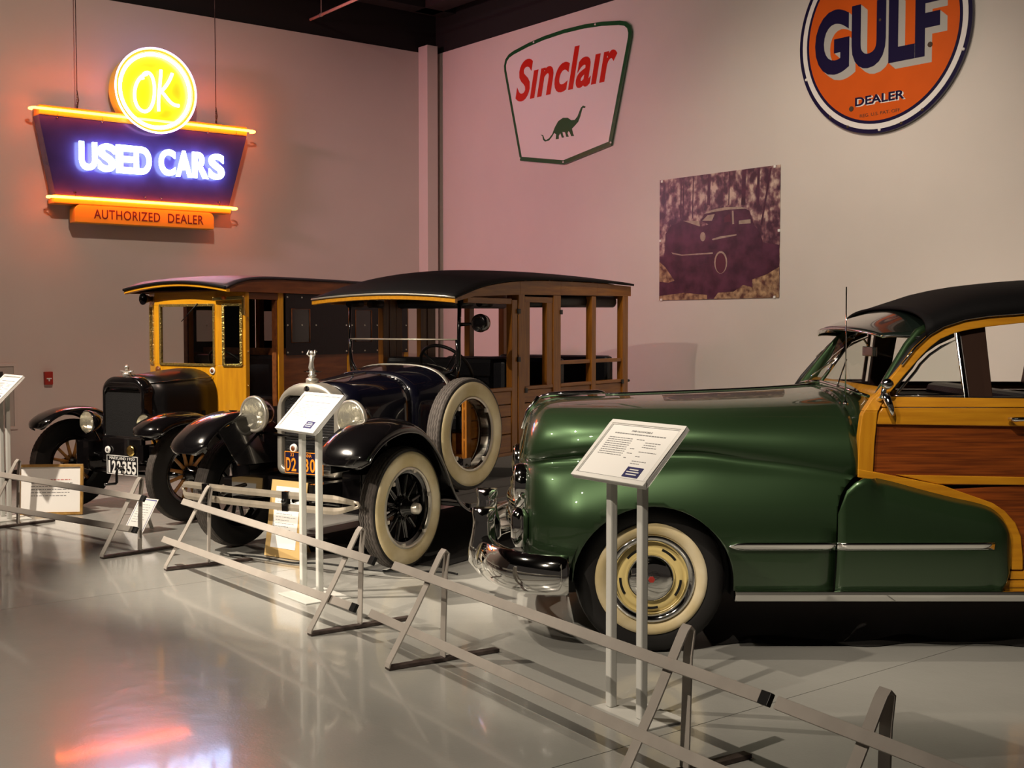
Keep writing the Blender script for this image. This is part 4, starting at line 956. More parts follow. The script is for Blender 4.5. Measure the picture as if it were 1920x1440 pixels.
# headlamps
for s in (1, -1):
    c = (-.10, -s*.42, .925)
    h = obj('headlamp', MB().lathe([(.13, .0), (.125, .03), (.09, .075), (.03, .105), (0, .112), (-.02, .120), (-.036, .118), (-.040, .105)], c, 'x', 32), 'black_paint', dw)
    obj('rim', MB().lathe([(-.008, .116), (-.018, .124), (-.036, .122), (-.044, .112), (-.038, .102)], c, 'x', 40), 'nickel', h)
    obj('reflector', MB().lathe([(-.034, .106), (-.01, .098), (.03, .075), (.055, .045), (.065, 0)], c, 'x', 32), 'reflector', h); obj('bulb', MB().sphere((c[0]+.03, c[1], c[2]), .016, 12, 8), 'bulb', h)
    obj('lens', MB().lathe([(-.036, .108), (-.048, .08), (-.055, .04), (-.057, 0)], c, 'x', 32), 'lens', h)
    obj('lamp_post', MB().tube([(c[0]+.03, c[1], .82), (c[0]+.06, c[1], .70), (.05, -s*.44, .60)], [.016, .014, .018], 8), 'black_paint', h)
obj('lamp_tie_bar', MB().tube([(-.075, -.42, .80), (-.085, 0, .785), (-.075, .42, .80)], .010, 8), 'black_paint', dw)
# front bumper
bars = []
fb = MB().tube([(-.53, .30, .45), (-.30, .33, .48)], .014, 6)
fb.tube([(-.53, -.30, .45), (-.30, -.33, .48)], .014, 6)
bum = obj('bumper_iron', fb, 'black_paint', dw)
def bbar(z, zend):
    rows = []
    for k in range(41):
        t = -1+2*k/40; y = t*.73; e = max(0, (abs(t)-.86)/.14); zz = z+(zend-z)*e**1.5*1.0; q = -.56+.05*t*t+.05*e*e
        hh = .021*(1-.35*e)
        rows.append([(q-.005, y, zz-hh), (q-.009, y, zz), (q-.005, y, zz+hh), (q+.003, y, zz+hh), (q+.003, y, zz-hh)])
    return MB().loft(rows, smooth=False)
obj('bumper_bar', bbar(.487, .462), 'nickel_dull', bum); obj('bumper_bar', bbar(.413, .438), 'nickel_dull', bum)
for s in (1, -1): obj('bumper_end', MB().tube([(-.465, s*.715, .470), (-.452, s*.745, .462), (-.448, s*.752, .45), (-.452, s*.745, .438), (-.465, s*.715, .430)], .010, 8), 'nickel_dull', bum)
for y in (-.27, .42): obj('bumper_clamp', MB().box(-.575, -.54, y-.022, y+.022, .39, .51).sphere((-.575, y, .45), .018, 10, 6), 'black_paint', bum, bevel=.004)
# fenders and running boards
fprof = [(-.545, .685), (-.53, .735), (-.49, .79), (-.43, .838), (-.36, .880), (-.26, .916), (-.12, .938), (.04, .918), (.17, .845), (.28, .735), (.36, .62), (.43, .50), (.50, .41), (.60, .355)]
rprof = [(2.30, .36), (2.40, .44), (2.50, .60), (2.62, .75), (2.78, .86), (2.95, .895), (3.12, .86), (3.26, .76), (3.36, .62), (3.41, .50)]
def fender(name, prof, s, parent, m_, p0=.47, p1=.845, lipmat=None, zs=1.):
    dense = []
    for i in range(len(prof)-1):
        a = Vector(prof[max(i-1, 0)]); b_ = Vector(prof[i]); c = Vector(prof[i+1]); d = Vector(prof[min(i+2, len(prof)-1)])
        for k in range(4):
            t = k/4; dense.append(.5*((2*b_)+(c-a)*t+(2*a-5*b_+4*c-d)*t*t+(3*b_-a-3*c+d)*t**3))
    dense.append(Vector(prof[-1])); rows = []; lat = []
    W_ = p1-p0
    for f, dr in ((0, .035), (.08, .012), (.25, 0), (.5, -.004), (.72, .006), (.86, .022), (.95, .045), (1., .075)): lat.append((p0+W_*f, dr*zs))
    for i, p in enumerate(dense):
        t = (dense[min(i+1, len(dense)-1)]-dense[max(i-1, 0)]).normalized(); n = Vector((t.y, -t.x))
        if n.y > 0 or (abs(n.y) < .2 and False): pass
        cen = Vector((sum(x[0] for x in prof)/len(prof), .38)); 
        if n.dot(p-cen) > 0: n = -n
        e = min(1, i/5.)                                   # rounded nose
        rows.append([(p.x+n.x*dr, -s*((lp-(p0+W_*.5))*(.50+.50*math.sqrt(e))+p0+W_*.5), p.y+n.y*dr) for lp, dr in lat])
    o_ = obj(name, MB().grid(rows), m_, parent, solid=.006)
    obj('fender_lip', MB().tube([r[-1] for r in rows], .007, 6), m_, o_)
    return o_
for s in (1, -1):
    fender('front_fender', fprof, s, dw, 'black_paint'); fender('rear_fender', rprof, s, dw, 'black_paint')
    obj('running_board', B(.56, 2.34, min(-s*.56, -s*.85), max(-s*.56, -s*.85), .315, .345), 'black_paint', dw, bevel=.006)
    obj('splash_apron', B(-.20, 2.6, min(-s*.40, -s*.56), max(-s*.40, -s*.56), .335, .60), 'black_paint', dw, bevel=.01)
    obj('inner_fender', MB().add([(-.40, -s*.47, .83), (-.30, -s*.40, .60), (.05, -s*.36, .60), (.5, -s*.41, .60), (.5, -s*.47, .42), (.17, -s*.47, .83), (-.12, -s*.47, .92)], [(0, 1, 2, 6), (6, 2, 3, 5), (5, 3, 4)]), 'black_paint', dw, solid=.005)
obj('chassis', B(-.42, 3.3, -.40, -.33, .42, .54).box(-.42, 3.3, .33, .40, .42, .54).box(-.1, .6, -.33, .33, .40, .52).box(2.2, 3.2, -.33, .33, .42, .50).box(.9, 3.2, -.55, .55, .52, .59), 'black_paint', dw)
obj('front_axle', MB().tube([(0, -.66, .38), (0, -.42, .33), (0, .42, .33), (0, .66, .38)], .026, 8), 'black_paint', dw)
obj('rear_axle', MB().tube([(2.95, -.66, .38), (2.95, -.10, .38), (2.95, -.06, .38), (2.95, .06, .38), (2.95, .10, .38), (2.95, .66, .38)], [.04, .04, .12, .12, .04, .04], 12), 'black_paint', dw)
for s in (1, -1): obj('leaf_spring', MB().tube([(-.44, -s*.37, .46), (-.2, -s*.37, .40), (0, -s*.37, .385), (.25, -s*.37, .40), (.48, -s*.37, .47)], .024, 6), 'black_paint', dw)
# wooden body
PB = .62
def wbox(name, q0, q1, p0, p1, z0, z1, m_='oak', bev=.004, parent=None): return obj(name, B(q0, q1, min(-p0, -p1), max(-p0, -p1), z0, z1), m_, parent or dw, bevel=bev)
def fz(q): return smooth_interp([(.70, 1.695), (.86, 1.738), (1.01, 1.776), (1.25, 1.812), (1.52, 1.836), (2.0, 1.852), (2.6, 1.856), (3.25, 1.846)], q)
def fb_(q): return interp([(.70, 1.672), (.80, 1.690), (.9, 1.712), (1.52, 1.738), (3.25, 1.765)], q)
BRD = [(.59, .728), (.734, .854), (.860, .942), (.948, 1.040)]
for s in (1, -1):
    for nm, q0, q1, z0, z1 in (('door_post', 1.414, 1.488, .59, 1.70), ('body_post', 1.494, 1.580, .59, 1.745), ('body_post', 1.985, 2.095, .59, 1.745), ('body_post', 2.580, 2.650, .59, 1.75), ('body_post', 3.110, 3.205, .59, 1.765)):
        wbox(nm, q0, q1, s*(PB-.05), s*(PB+(.006 if nm == 'body_post' else 0)), z0, z1, 'oak_v')
    wbox('door_post', 1.586, 1.66, s*(PB-.045), s*(PB-.002), 1.06, 1.70, 'oak_v'); wbox('door_post', 1.90, 1.982, s*(PB-.045), s*(PB-.002), 1.06, 1.70, 'oak_v')
    wbox('door_header', .86, 1.412, s*(PB-.04), s*PB, 1.668, 1.708); wbox('door_header', 1.586, 1.984, s*(PB-.04), s*PB, 1.685, 1.728)
    for q0, q1 in ((.84, 1.412), (1.586, 1.982), (2.098, 2.578), (2.653, 3.108)):
        wbox('belt_rail', q0, q1, s*(PB-.045), s*(PB+.004), 1.042, 1.068)
        for z0, z1 in BRD: wbox('plank', q0, q1, s*(PB-.030), s*(PB-.006), z0, z1)
        wbox('sill', q0, q1, s*(PB-.05), s*(PB+.004), .575, .60)
    wbox('door_post', .84, .90, s*(PB-.04), s*(PB+.002), .59, 1.05, 'oak_v')
    for q0, q1 in ((2.098, 2.578), (2.653, 3.108)): wbox('arm_rail', q0, q1, s*(PB-.035), s*(PB-.005), 1.215, 1.245)
    up = [(q, fz(q)) for q in [.70+2.55*k/22 for k in range(23)]]; lo = [(q, fb_(q)) for q in [.70+2.55*k/22 for k in range(23)]]
    cuts = [0, 7, 12, 17, 22]
    for a, b_ in zip(cuts, cuts[1:]):
        obj('roof_board', MB().prism(up[a:b_+1]+lo[a:b_+1][::-1], lambda x, z, d: (x, -s*(PB+d), z), -.03, .008), 'oak', dw, bevel=.002)
    for q, z in ((1.585, 1.02), (1.585, .66), (2.09, 1.60), (3.10, 1.03), (1.49, 1.60), (1.49, 1.25)): obj('hinge', B(q-.012, q+.022, min(-s*(PB+.001), -s*(PB+.014)), max(-s*(PB+.001), -s*(PB+.014)), z, z+.035), 'black_plastic', dw, bevel=.003)
    obj('tail_latch', MB().tube([(3.205, -s*.61, 1.05), (3.25, -s*.61, 1.05)], .012, 8), 'black_plastic', dw)
    # rolled side curtains under the roof
    obj('rolled_curtain', MB().tube([(1.60, -s*.545, 1.695), (2.3, -s*.545, 1.705), (3.08, -s*.545, 1.715)], .048, 10, flat=.75), 'curtain', dw)
    for q in (1.00, 1.24): obj('curtain_roll_end', MB().tube([(q-.07, -s*.50, 1.675), (q+.07, -s*.50, 1.675)], .030, 8), 'curtain', dw)
wbox('tail_gate', 3.16, 3.20, -.57, .57, .60, 1.06); wbox('tail_rail', 3.16, 3.20, -.57, .57, 1.74, 1.80)
obj('body_floor', B(.60, 3.16, -.57, .57, .575, .61), 'oak', dw)
# roof
def rcen(q): return smooth_interp([(.69, 1.722), (.80, 1.775), (.95, 1.832), (1.15, 1.880), (1.6, 1.915), (2.3, 1.928), (2.9, 1.920), (3.26, 1.905)], q)
rows = []
for k in range(26):
    q = .685+2.585*(k/25)**1.15; row = []
    for j in range(-10, 11):
        u = j/10; row.append((q, -.645*u, fz(q)+.004+(rcen(q)-fz(q))*math.cos(PI/2*u)**.8))
    rows.append(row)
obj('roof', MB().grid(rows), 'roof_cloth', dw, solid=.016, soff=1)
rf = [(-.64+1.28*k/16) for k in range(17)]
def front_z(y): return fz(.70)+(rcen(.70)-fz(.70))*math.cos(PI/2*abs(y)/.645)**.8
obj('roof_front_rail', MB().loft([[(.695, y, front_z(y)-.034), (.683, y, front_z(y)-.030), (.683, y, front_z(y)-.006), (.71, y, front_z(y)-.006), (.71, y, front_z(y)-.034)] for y in rf], smooth=False), 'maple', dw)
obj('roof_front_trim', MB().tube([(.680, y, front_z(y)+.006) for y in rf], .007, 8), 'nickel', dw)
for k in range(7):
    q = .95+k*.34; obj('roof_bow', MB().loft([[(q-.014, y, z-.028), (q+.014, y, z-.028), (q+.014, y, z-.006), (q-.014, y, z-.006)] for y, z in [(-.60+1.2*j/8, fz(q)+(rcen(q)-fz(q))*math.cos(PI/2*(-.60+1.2*j/8)/.645)**.8) for j in range(9)]], smooth=False), 'oak', dw)
# windscreen
QW = .93
fr = MB()
U = [(-.48, 1.415), (-.487, 1.33), (-.475, 1.25), (-.44, 1.195), (-.38, 1.175), (0, 1.245), (.38, 1.175), (.44, 1.195), (.475, 1.25), (.487, 1.33), (.48, 1.415)]
ws = obj('windscreen_frame', MB().tube([(QW-.02*(z-1.2), -p, z) for p, z in U], .013, 8), 'black_paint', dw)
for s in (1, -1): obj('windscreen_post', MB().tube([(QW, -s*.47, 1.13), (QW+.005, -s*.492, 1.25), (QW, -s*.495, 1.42), (QW+.01, -s*.495, 1.70)], [.016, .015, .014, .014] if s > 0 else .009, 8), 'black_paint', ws)
obj('windscreen_bar', MB().tube([(QW, -.49, 1.415), (QW, .49, 1.415)], .006, 8), 'nickel_dull', ws)
obj('lower_pane', MB().add([(QW-.02*(z-1.2), -p, z) for p, z in U], [list(range(len(U)))]), 'glass_ws', ws)
obj('upper_pane', MB().add([(QW, -.485, 1.42), (QW, .485, 1.42), (QW+.01, .485, 1.69), (QW+.01, -.485, 1.69)], [(0, 1, 2, 3)]), 'glass_ws', ws)
sl = obj('spotlamp_arm', MB().tube([(.935, -.495, 1.52), (.935, -.60, 1.525), (.935, -.64, 1.527)], [.014, .009, .012], 8), 'black_paint', dw)
obj('spotlamp', MB().lathe([(.06, 0), (.055, .03), (.03, .056), (-.01, .064), (-.035, .06), (-.04, .05), (-.05, .0)], (.935, -.68, 1.53), 'x', 24), 'black_paint', sl)
# steering, seats
st = obj('steering_column', MB().tube([(.80, -.25, .95), (1.13, -.25, 1.20)], .018, 8), 'nickel', dw)
c = Vector((1.12, -.25, 1.205)); n = Vector((.33, 0, .25)).normalized(); a_ = Vector((0, 1, 0)); b2 = n.cross(a_)
obj('steering_rim', MB().tube([c+a_*.21*math.cos(2*PI*k/32)+b2*.21*math.sin(2*PI*k/32) for k in range(32)], .012, 8, closed=True), 'black_plastic', st)
for k in range(4): d = a_*math.cos(PI/2*k+.78)+b2*math.sin(PI/2*k+.78); obj('steering_spoke', MB().tube([c-n*.03, c+d*.20], .007, 6), 'black_plastic', st)
for q, zb_, zt in ((1.42, .86, 1.275), (2.18, .86, 1.265), (2.98, .86, 1.265)):
    sb = obj('seat_back', B(q, q+.11, -.555, .555, zb_-.06, zt), 'leather', dw, bevel=.035)
    obj('seat_cushion', B(q-.46, q+.02, -.555, .555, zb_-.10, zb_+.03), 'leather', sb, bevel=.03); obj('seat_box', B(q-.42, q+.10, -.54, .54, .61, zb_-.10), 'oak', sb, bevel=.004)
for s in (1, -1): obj('seat_end', MB().prism([(1.44, .62), (1.66, .62), (1.60, 1.25), (1.53, 1.25)], lambda x, z, d: (x, -s*(.555+d), z), 0, .012), 'oak', dw, bevel=.002)
# side mounted spare: demountable rim without a wheel centre
sp = obj('spare_rim', MB().lathe([(-.052, .238), (-.060, .250), (-.046, .250), (.046, .250), (.060, .250), (.052, .238), (.03, .236), (-.03, .236)], (0, 0, 0), 'y', 56), 'nickel', dw); sp.location = (.735, -.685, .785)
obj('tire', tyre_mesh(.38, .118, .245, True, 130), 'rubber_tread', sp); 
sw = MB()
for sg in (1, -1): sw.lathe([(sg*(.118*.36+.003), .245), (sg*(.118*.43+.003), .259), (sg*(.118*.49+.003), .305), (sg*(.118*.49+.003), .331), (sg*(.118*.44+.002), .368)], (0, 0, 0), 'y', 64)
obj('sidewall', sw, 'rubber', sp); obj('whitewall', whitewall_mesh(.38, .124, .245, -1), 'whitewall', sp)
obj('inner_rim', MB().lathe([(-.046, .236), (.046, .236)], (0, 0, 0), 'y', 56), 'black_paint', sp)
for k in range(4): a = R(40+90*k); obj('lug', MB().box(.232*math.cos(a)-.012, .232*math.cos(a)+.012, -.062, -.04, .232*math.sin(a)-.014, .232*math.sin(a)+.014), 'nickel', sp, bevel=.003)
obj('spare_bracket', MB().tube([(.735, -.50, .62), (.735, -.66, .60), (.735, -.70, .565)], .018, 8).box(.69, .78, -.70, -.66, .56, .62).tube([(.735, -.50, .40), (.735, -.64, .40)], .016, 8), 'black_paint', dw)
# number plate and badge
np_ = obj('number_plate', B(-.128, -.124, -.185, .145, .555, .695), 'plate_navy', dw, bevel=.002)
yx = lambda x, z, y: (-.124+y, -x, z)
m = MB()
for a0, a1, b0, b1 in ((-.145, .185, .555, .559), (-.145, .185, .691, .695), (-.145, -.141, .559, .691), (.181, .185, .559, .691)): m.box(-.1298, -.124, min(-a0, -a1), max(-a0, -a1), b0, b1)
obj('plate_border', m, 'plate_orange', np_)
for ch, x0, x1 in (('D', -.132, -.094), ('2', -.086, -.045), ('8', .020, .062), ('0', .074, .118)): obj('plate_digit', text(ch, x0, x1, .568, .655, -.006, -.003, yx, offset=.02), 'plate_orange', np_)
obj('plate_word', text('PENNA', .012, .088, .664, .686, -.006, -.003, yx), 'plate_orange', np_); obj('plate_word', text('33', -.095, -.066, .664, .686, -.006, -.003, yx), 'plate_orange', np_)
obj('plate_dot', MB().lathe([(-.130, 0), (-.130, .006), (-.124, .006)], (0, -.004, .61), 'x', 10), 'plate_orange', np_)
bd = obj('club_badge', MB().lathe([(-.105, .0), (-.112, .018), (-.112, .027), (-.10, .030)], (-.01, .080, .715), 'x', 24), 'plate_white', dw)
obj('badge_center', MB().lathe([(-.1135, 0), (-.1135, .016), (-.108, .016)], (-.01, .080, .715), 'x', 20), 'red_wood', bd)
# flat black sheet added to deepen the shade under the wagon
tag(obj('cloth_or_shade_sheet', MB().grid([[(-1.29+q*.5446+p*.8387, 7.93+q*.8387-p*.5446, .004) for q in (.12, .5, 1., 1.5, 2., 2.45)] for p in (-.50, 0, .5, .93)], smooth=False), 'mat_cloth', solid=.003, soff=1), 'flat black sheet as painted shade beneath the dark wagon', 'cloth')
# ================================================================== yellow-cab truck (local x rearward, y = -p)
tt = thing('delivery_truck', 'antique truck with yellow wooden cab and wooden spoke wheels', 'truck', (-3.09, 9.75, 0), R(57))
for q, st in ((0, R(-6)), (2.54, 0)):
    for s in (1, -1): spoked_wheel(tt, (q, -s*.70, .37), s, .37, .10, .225, 'spoke_wood', 'black_paint', False, steer=st, hub='black_paint', lugs=False)
# radiator
ro, ri = rad_outline(.245, 1.108, .60, .15, .03), rad_outline(.222, 1.000, .63, .04, .02)
mb = MB(); rings = [[(q, -p, z) for p, z in pts] for pts, q in ((ro, .05), (ro, -.035), ([(p*.97, .85+(z-.85)*.97) for p, z in ro], -.05), (ri, -.052), (ri, -.03))]
mb.grid(rings, closed_u=True); rs = obj('radiator_shell', mb, 'black_paint', tt)
obj('core', MB().add([(-.036, -p, z) for p, z in ri], [list(range(len(ri)))]), 'core_black', rs)
cp = MB().lathe([(1.10, .024), (1.115, .034), (1.135, .034), (1.142, .02), (1.148, 0)], (-.0, 0, 0), 'z', 18)
cp.tube([(0, -.075, 1.150), (0, 0, 1.140), (0, .075, 1.150)], [.006, .010, .006], 8); cp.tube([(0, 0, 1.14), (0, 0, 1.175)], .014, 10); cp.sphere((0, 0, 1.18), .020, 12, 8); cp.tube([(-.0, 0, 1.13), (.06, -.02, 1.115)], .012, 8)
obj('radiator_cap', cp, 'figure_nickel', tt)
# hood
def thood(q, w_, zt, m=14, n=2.6):
    pts = [(w_*math.sin(PI/2*k/m)**(2/n), .90+(zt-.90)*math.cos(PI/2*k/m)**(2/n)) for k in range(m+1)]+[(w_, .80), (w_, .62)]
    return [(q, p, z) for p, z in pts[::-1]]+[(q, -p, z) for p, z in pts[1:]]
obj('hood', MB().grid([thood(q, w_, zt) for q, w_, zt in ((.045, .246, 1.106), (.2, .275, 1.122), (.4, .325, 1.142), (.612, .372, 1.156))]), 'black_satin', tt, solid=.006)
for s in (1, -1):
    obj('hood_rib', MB().tube([(.06, -s*.205, 1.055), (.61, -s*.32, 1.090)], .005, 6), 'black_paint', tt)
    for k in range(6): q = .20+k*.055; obj('louver', MB().loft([[(q, -s*(.262+.20*q*.9), z) for z in (.68, .82)]+[(q+.02, -s*(.276+.20*q*.9), .82), (q+.02, -s*(.276+.20*q*.9), .68)], [(q+.03, -s*(.266+.20*q*.9), z) for z in (.68, .82, .82, .68)]], smooth=False), 'black_paint', tt)
obj('hood_handle', MB().tube([(.33, -.31, .68), (.33, -.325, .70), (.40, -.335, .70), (.40, -.325, .68)], .006, 6), 'nickel', tt)
# head lamps
for s in (1, -1):
    c = (-.10, -s*.345, .735)
    h = obj('headlamp', MB().lathe([(.12, 0), (.11, .03), (.05, .078), (0, .092), (-.02, .096), (-.03, .088)], c, 'x', 28), 'black_paint', tt)
    obj('reflector', MB().lathe([(-.024, .090), (.0, .082), (.04, .055), (.06, 0)], c, 'x', 28), 'reflector', h); obj('bulb', MB().sphere((c[0]+.03, c[1], c[2]), .014, 12, 8), 'bulb', h)
    obj('lens', MB().lathe([(-.024, .090), (-.036, .06), (-.042, 0)], c, 'x', 28), 'lens', h)
    obj('bracket', MB().tube([(c[0]+.04, c[1], .66), (.0, -s*.345, .56), (.02, -s*.30, .52)], .013, 8), 'black_paint', h)
# fenders, boards, chassis
tprof = [(-.415, .69), (-.39, .745), (-.31, .80), (-.18, .838), (0, .848), (.14, .825), (.26, .755), (.37, .64), (.47, .50), (.58, .40), (.72, .36)]
trp = [(1.98, .36), (2.10, .46), (2.20, .62), (2.34, .77), (2.54, .845), (2.74, .81), (2.88, .70), (2.98, .56)]
for s in (1, -1):
    fender('front_fender', tprof, s, tt, 'black_paint', .50, .79); fender('rear_fender', trp, s, tt, 'black_paint', .50, .79)
    obj('running_board', B(.68, 2.02, min(-s*.52, -s*.78), max(-s*.52, -s*.78), .33, .355), 'black_paint', tt, bevel=.004)
    obj('splash_apron', B(-.1, 2.3, min(-s*.36, -s*.52), max(-s*.36, -s*.52), .345, .58), 'black_paint', tt, bevel=.01)
obj('chassis', B(-.15, 2.9, -.36, -.30, .46, .58).box(-.15, 2.9, .30, .36, .46, .58).box(-.02, .7, -.30, .30, .40, .56).box(.7, 2.9, -.5, .5, .54, .60), 'black_paint', tt)
obj('front_axle', MB().tube([(0, -.66, .37), (0, -.4, .33), (0, .4, .33), (0, .66, .37)], .022, 8), 'black_paint', tt)
obj('rear_axle', MB().tube([(2.54, -.66, .37), (2.54, .66, .37)], .036, 8), 'black_paint', tt)
obj('front_spring', MB().tube([(-.03, -.42, .42), (-.03, 0, .52), (-.03, .42, .42)], .025, 6), 'black_paint', tt)
obj('apron', B(-.06, -.02, -.24, .24, .42, .62), 'black_paint', tt, bevel=.01)
obj('starting_crank', MB().tube([(-.02, -.03, .38), (-.13, -.03, .38), (-.14, -.03, .34), (-.14, -.03, .27), (-.15, -.03, .262), (-.24, -.01, .262)], .011, 8), 'black_paint', tt)
# cab front: flat centre with window opening and two angled sides, in yellow wood
def frame_piece(name, a, b_, z0, z1, m_, th=.03, parent=None):
    a, b_ = Vector(a), Vector(b_); t = (b_-a).normalized(); n = Vector((t.y, -t.x))
    if n.x < 0: n = -n
    pts = [a, b_, b_+n*th, a+n*th]
    mb = MB().add([(p.x, p.y, z0) for p in pts]+[(p.x, p.y, z1) for p in pts], [(0, 1, 2, 3), (4, 5, 6, 7), (0, 1, 5, 4), (1, 2, 6, 5), (2, 3, 7, 6), (3, 0, 4, 7)])
    return obj(name, mb, m_, parent or tt, bevel=.003)
F0, F1 = (.62, .385), (.62, -.372)                     # y coordinates: far edge +, near edge -
zw0, zw1 = 1.185, 1.690
lerp2 = lambda a, b_, t: (a[0]+(b_[0]-a[0])*t, a[1]+(b_[1]-a[1])*t)
def window_wall(tag_, a, b_, ta, tb, z0, z1):
    frame_piece('lower_board', a, b_, .60, zw0, 'yellow_wood'); frame_piece('upper_board', a, b_, zw1, 1.80, 'yellow_wood_h')
    frame_piece('window_stile', a, lerp2(a, b_, ta), zw0, zw1, 'yellow_wood'); frame_piece('window_stile', lerp2(a, b_, tb), b_, zw0, zw1, 'yellow_wood')
    w0, w1 = Vector(lerp2(a, b_, ta)), Vector(lerp2(a, b_, tb)); t = (w1-w0).normalized(); n = Vector((t.y, -t.x))
    if n.x > 0: n = -n
    g = MB()
    for p, q, za, zb in ((w0, w1, zw0-.008, zw0+.014), (w0, w1, zw1-.014, zw1+.008), (w0-t*.006, w0+t*.016, zw0, zw1), (w1-t*.016, w1+t*.006, zw0, zw1)):
        pts = [p+n*.010, q+n*.010, q-n*.012, p-n*.012]
        g.add([(x.x, x.y, za) for x in pts]+[(x.x, x.y, zb) for x in pts], [(0, 1, 2, 3), (4, 5, 6, 7), (0, 1, 5, 4), (1, 2, 6, 5), (2, 3, 7, 6), (3, 0, 4, 7)])
    fo = obj('window_frame', g, 'gilt', tt, bevel=.002)
    m_ = w0-n*.012; k_ = w1-n*.012
    obj('pane', MB().add([(m_.x, m_.y, zw0), (k_.x, k_.y, zw0), (k_.x, k_.y, zw1), (m_.x, m_.y, zw1)], [(0, 1, 2, 3)]), 'glass', fo)
M['gilt'] = mat('hammered_brass_strip', (.70, .52, .16), rough=.25, metal=.9, bump=.9, bscale=55)
window_wall('front', F0, F1, .09, .965, zw0, zw1)
for s, F in ((1, F1), (-1, F0)): window_wall('side', (F[0], F[1]), (.735, -s*.585), .20, .86, zw0, zw1)
for s in (1, -1):
    frame_piece('corner_strip', (.735, -s*.585), (.775, -s*.588), .60, 1.80, 'yellow_wood')
    for z in (1.02, 1.30, 1.58): obj('button', MB().sphere((.752, -s*.594, z), .008, 8, 6), 'brass', tt)
# badges and windscreen wiper, signal arm, horn
for p in (.318, -.346):
    bb = obj('round_badge', MB().lathe([(-.002, 0), (-.006, .02), (-.006, .028), (0, .030)], (.617, -p, 1.140), 'x', 22), 'plate_white' if p > 0 else 'red_wood', tt)
    obj('badge_center', MB().lathe([(-.0075, 0), (-.0075, .018), (-.004, .018)], (.617, -p, 1.140), 'x', 18), 'red_wood', bb)
obj('wiper', MB().tube([(.605, -.16, 1.70), (.600, -.06, 1.62), (.600, .03, 1.55)], .004, 6), 'black_plastic', tt)
sg = MB().beam((.59, -.36, 1.735), (.66, -.64, 1.745), .02, .03); sg.beam((.66, -.635, 1.75), (.66, -.635, 1.60), .024, .02, (1, 0, 0))
so = obj('signal_arm', sg, 'brass', tt, bevel=.004); obj('signal_lamp', MB().sphere((.60, -.47, 1.745), .016, 10, 8), mat('amber_glass', (.6, .12, .02), rough=.2), so)
obj('horn', MB().lathe([(-.06, .052), (-.05, .045), (.02, .02), (.06, .028), (.07, 0)], (.62, .46, 1.745), 'x', 20), 'black_paint', tt)
# body behind the door opening
TP = .58
def tbox(name, q0, q1, p0, p1, z0, z1, m_, bev=.004): return obj(name, B(q0, q1, min(-p0, -p1), max(-p0, -p1), z0, z1), m_, tt, bevel=bev)
for s in (1, -1):
    for q0 in (1.125, 2.02, 2.86): tbox('body_post', q0, q0+.065, s*(TP-.05), s*TP, .58, 1.80, 'yellow_wood')
    tbox('door_header', .775, 1.125, s*(TP-.04), s*(TP-.002), 1.735, 1.79, 'red_wood'); tbox('door_inner_post', 1.105, 1.124, s*(TP-.06), s*(TP-.01), .60, 1.735, 'red_wood')
    tbox('side_panel', 1.19, 2.02, s*(TP-.03), s*(TP-.006), .60, 1.27, 'red_wood'); tbox('side_panel', 2.085, 2.86, s*(TP-.03), s*(TP-.006), .60, 1.27, 'red_wood')
    tbox('half_door', .775, 1.12, s*(TP-.03), s*(TP-.006), .60, .83, 'curtain')
    tbox('sill', .735, 2.92, s*(TP-.05), s*(TP+.004), .565, .60, 'red_wood')
    for q0, q1, zt_ in ((1.205, 2.02, 1.79), (2.05, 2.90, 1.79)):
        cu = MB(); wq0, wq1, wz0, wz1 = q0+.07, q0+.30, 1.37, 1.66
        y = -s*(TP+.006)
        for a0, a1, b0, b1 in ((q0, q1, 1.26, wz0), (q0, q1, wz1, zt_), (q0, wq0, wz0, wz1), (wq1, q1, wz0, wz1)): cu.box(a0, a1, min(y, y-s*.004), max(y, y-s*.004), b0, b1)
        co = obj('side_curtain', cu, 'curtain', tt)
        obj('curtain_window', MB().add([(wq0, y-s*.002, wz0), (wq1, y-s*.002, wz0), (wq1, y-s*.002, wz1), (wq0, y-s*.002, wz1)], [(0, 1, 2, 3)]), 'celluloid', co)
        obj('window_binding', MB().tube([(wq0, y-s*.006, wz0), (wq1, y-s*.006, wz0), (wq1, y-s*.006, wz1), (wq0, y-s*.006, wz1)], .005, 6, closed=True), 'red_wood', co)
        for a0 in (q0+.02, q0+.20, q0+.38, q1-.03):
            for b0 in (1.285, 1.52, 1.76): obj('snap', MB().sphere((a0, y-s*.006, b0), .008, 8, 6), 'nickel', co)
obj('cab_floor', B(.64, 2.92, -.54, .54, .57, .60), 'red_wood', tt); obj('cab_back', B(2.86, 2.90, -.54, .54, .60, 1.79), 'curtain', tt)
obj('bulkhead', B(1.30, 1.33, -.53, .53, .60, 1.32), 'red_wood', tt)
tsb = obj('seat_back', B(1.18, 1.29, -.52, .52, .86, 1.26), 'leather', tt, bevel=.03); obj('seat_cushion', B(.86, 1.20, -.52, .52, .80, .92), 'leather', tsb, bevel=.03); obj('seat_box', B(.90, 1.20, -.50, .50, .60, .80), 'red_wood', tsb)
st = obj('steering_column', MB().tube([(.66, -.20, .95), (.92, -.20, 1.17)], .014, 8), 'black_paint', tt)
c = Vector((.91, -.20, 1.165)); n = Vector((.26, 0, .22)).normalized(); a_ = Vector((0, 1, 0)); b2 = n.cross(a_)
obj('steering_rim', MB().tube([c+a_*.19*math.cos(2*PI*k/28)+b2*.19*math.sin(2*PI*k/28) for k in range(28)], .011, 8, closed=True), 'black_plastic', st)
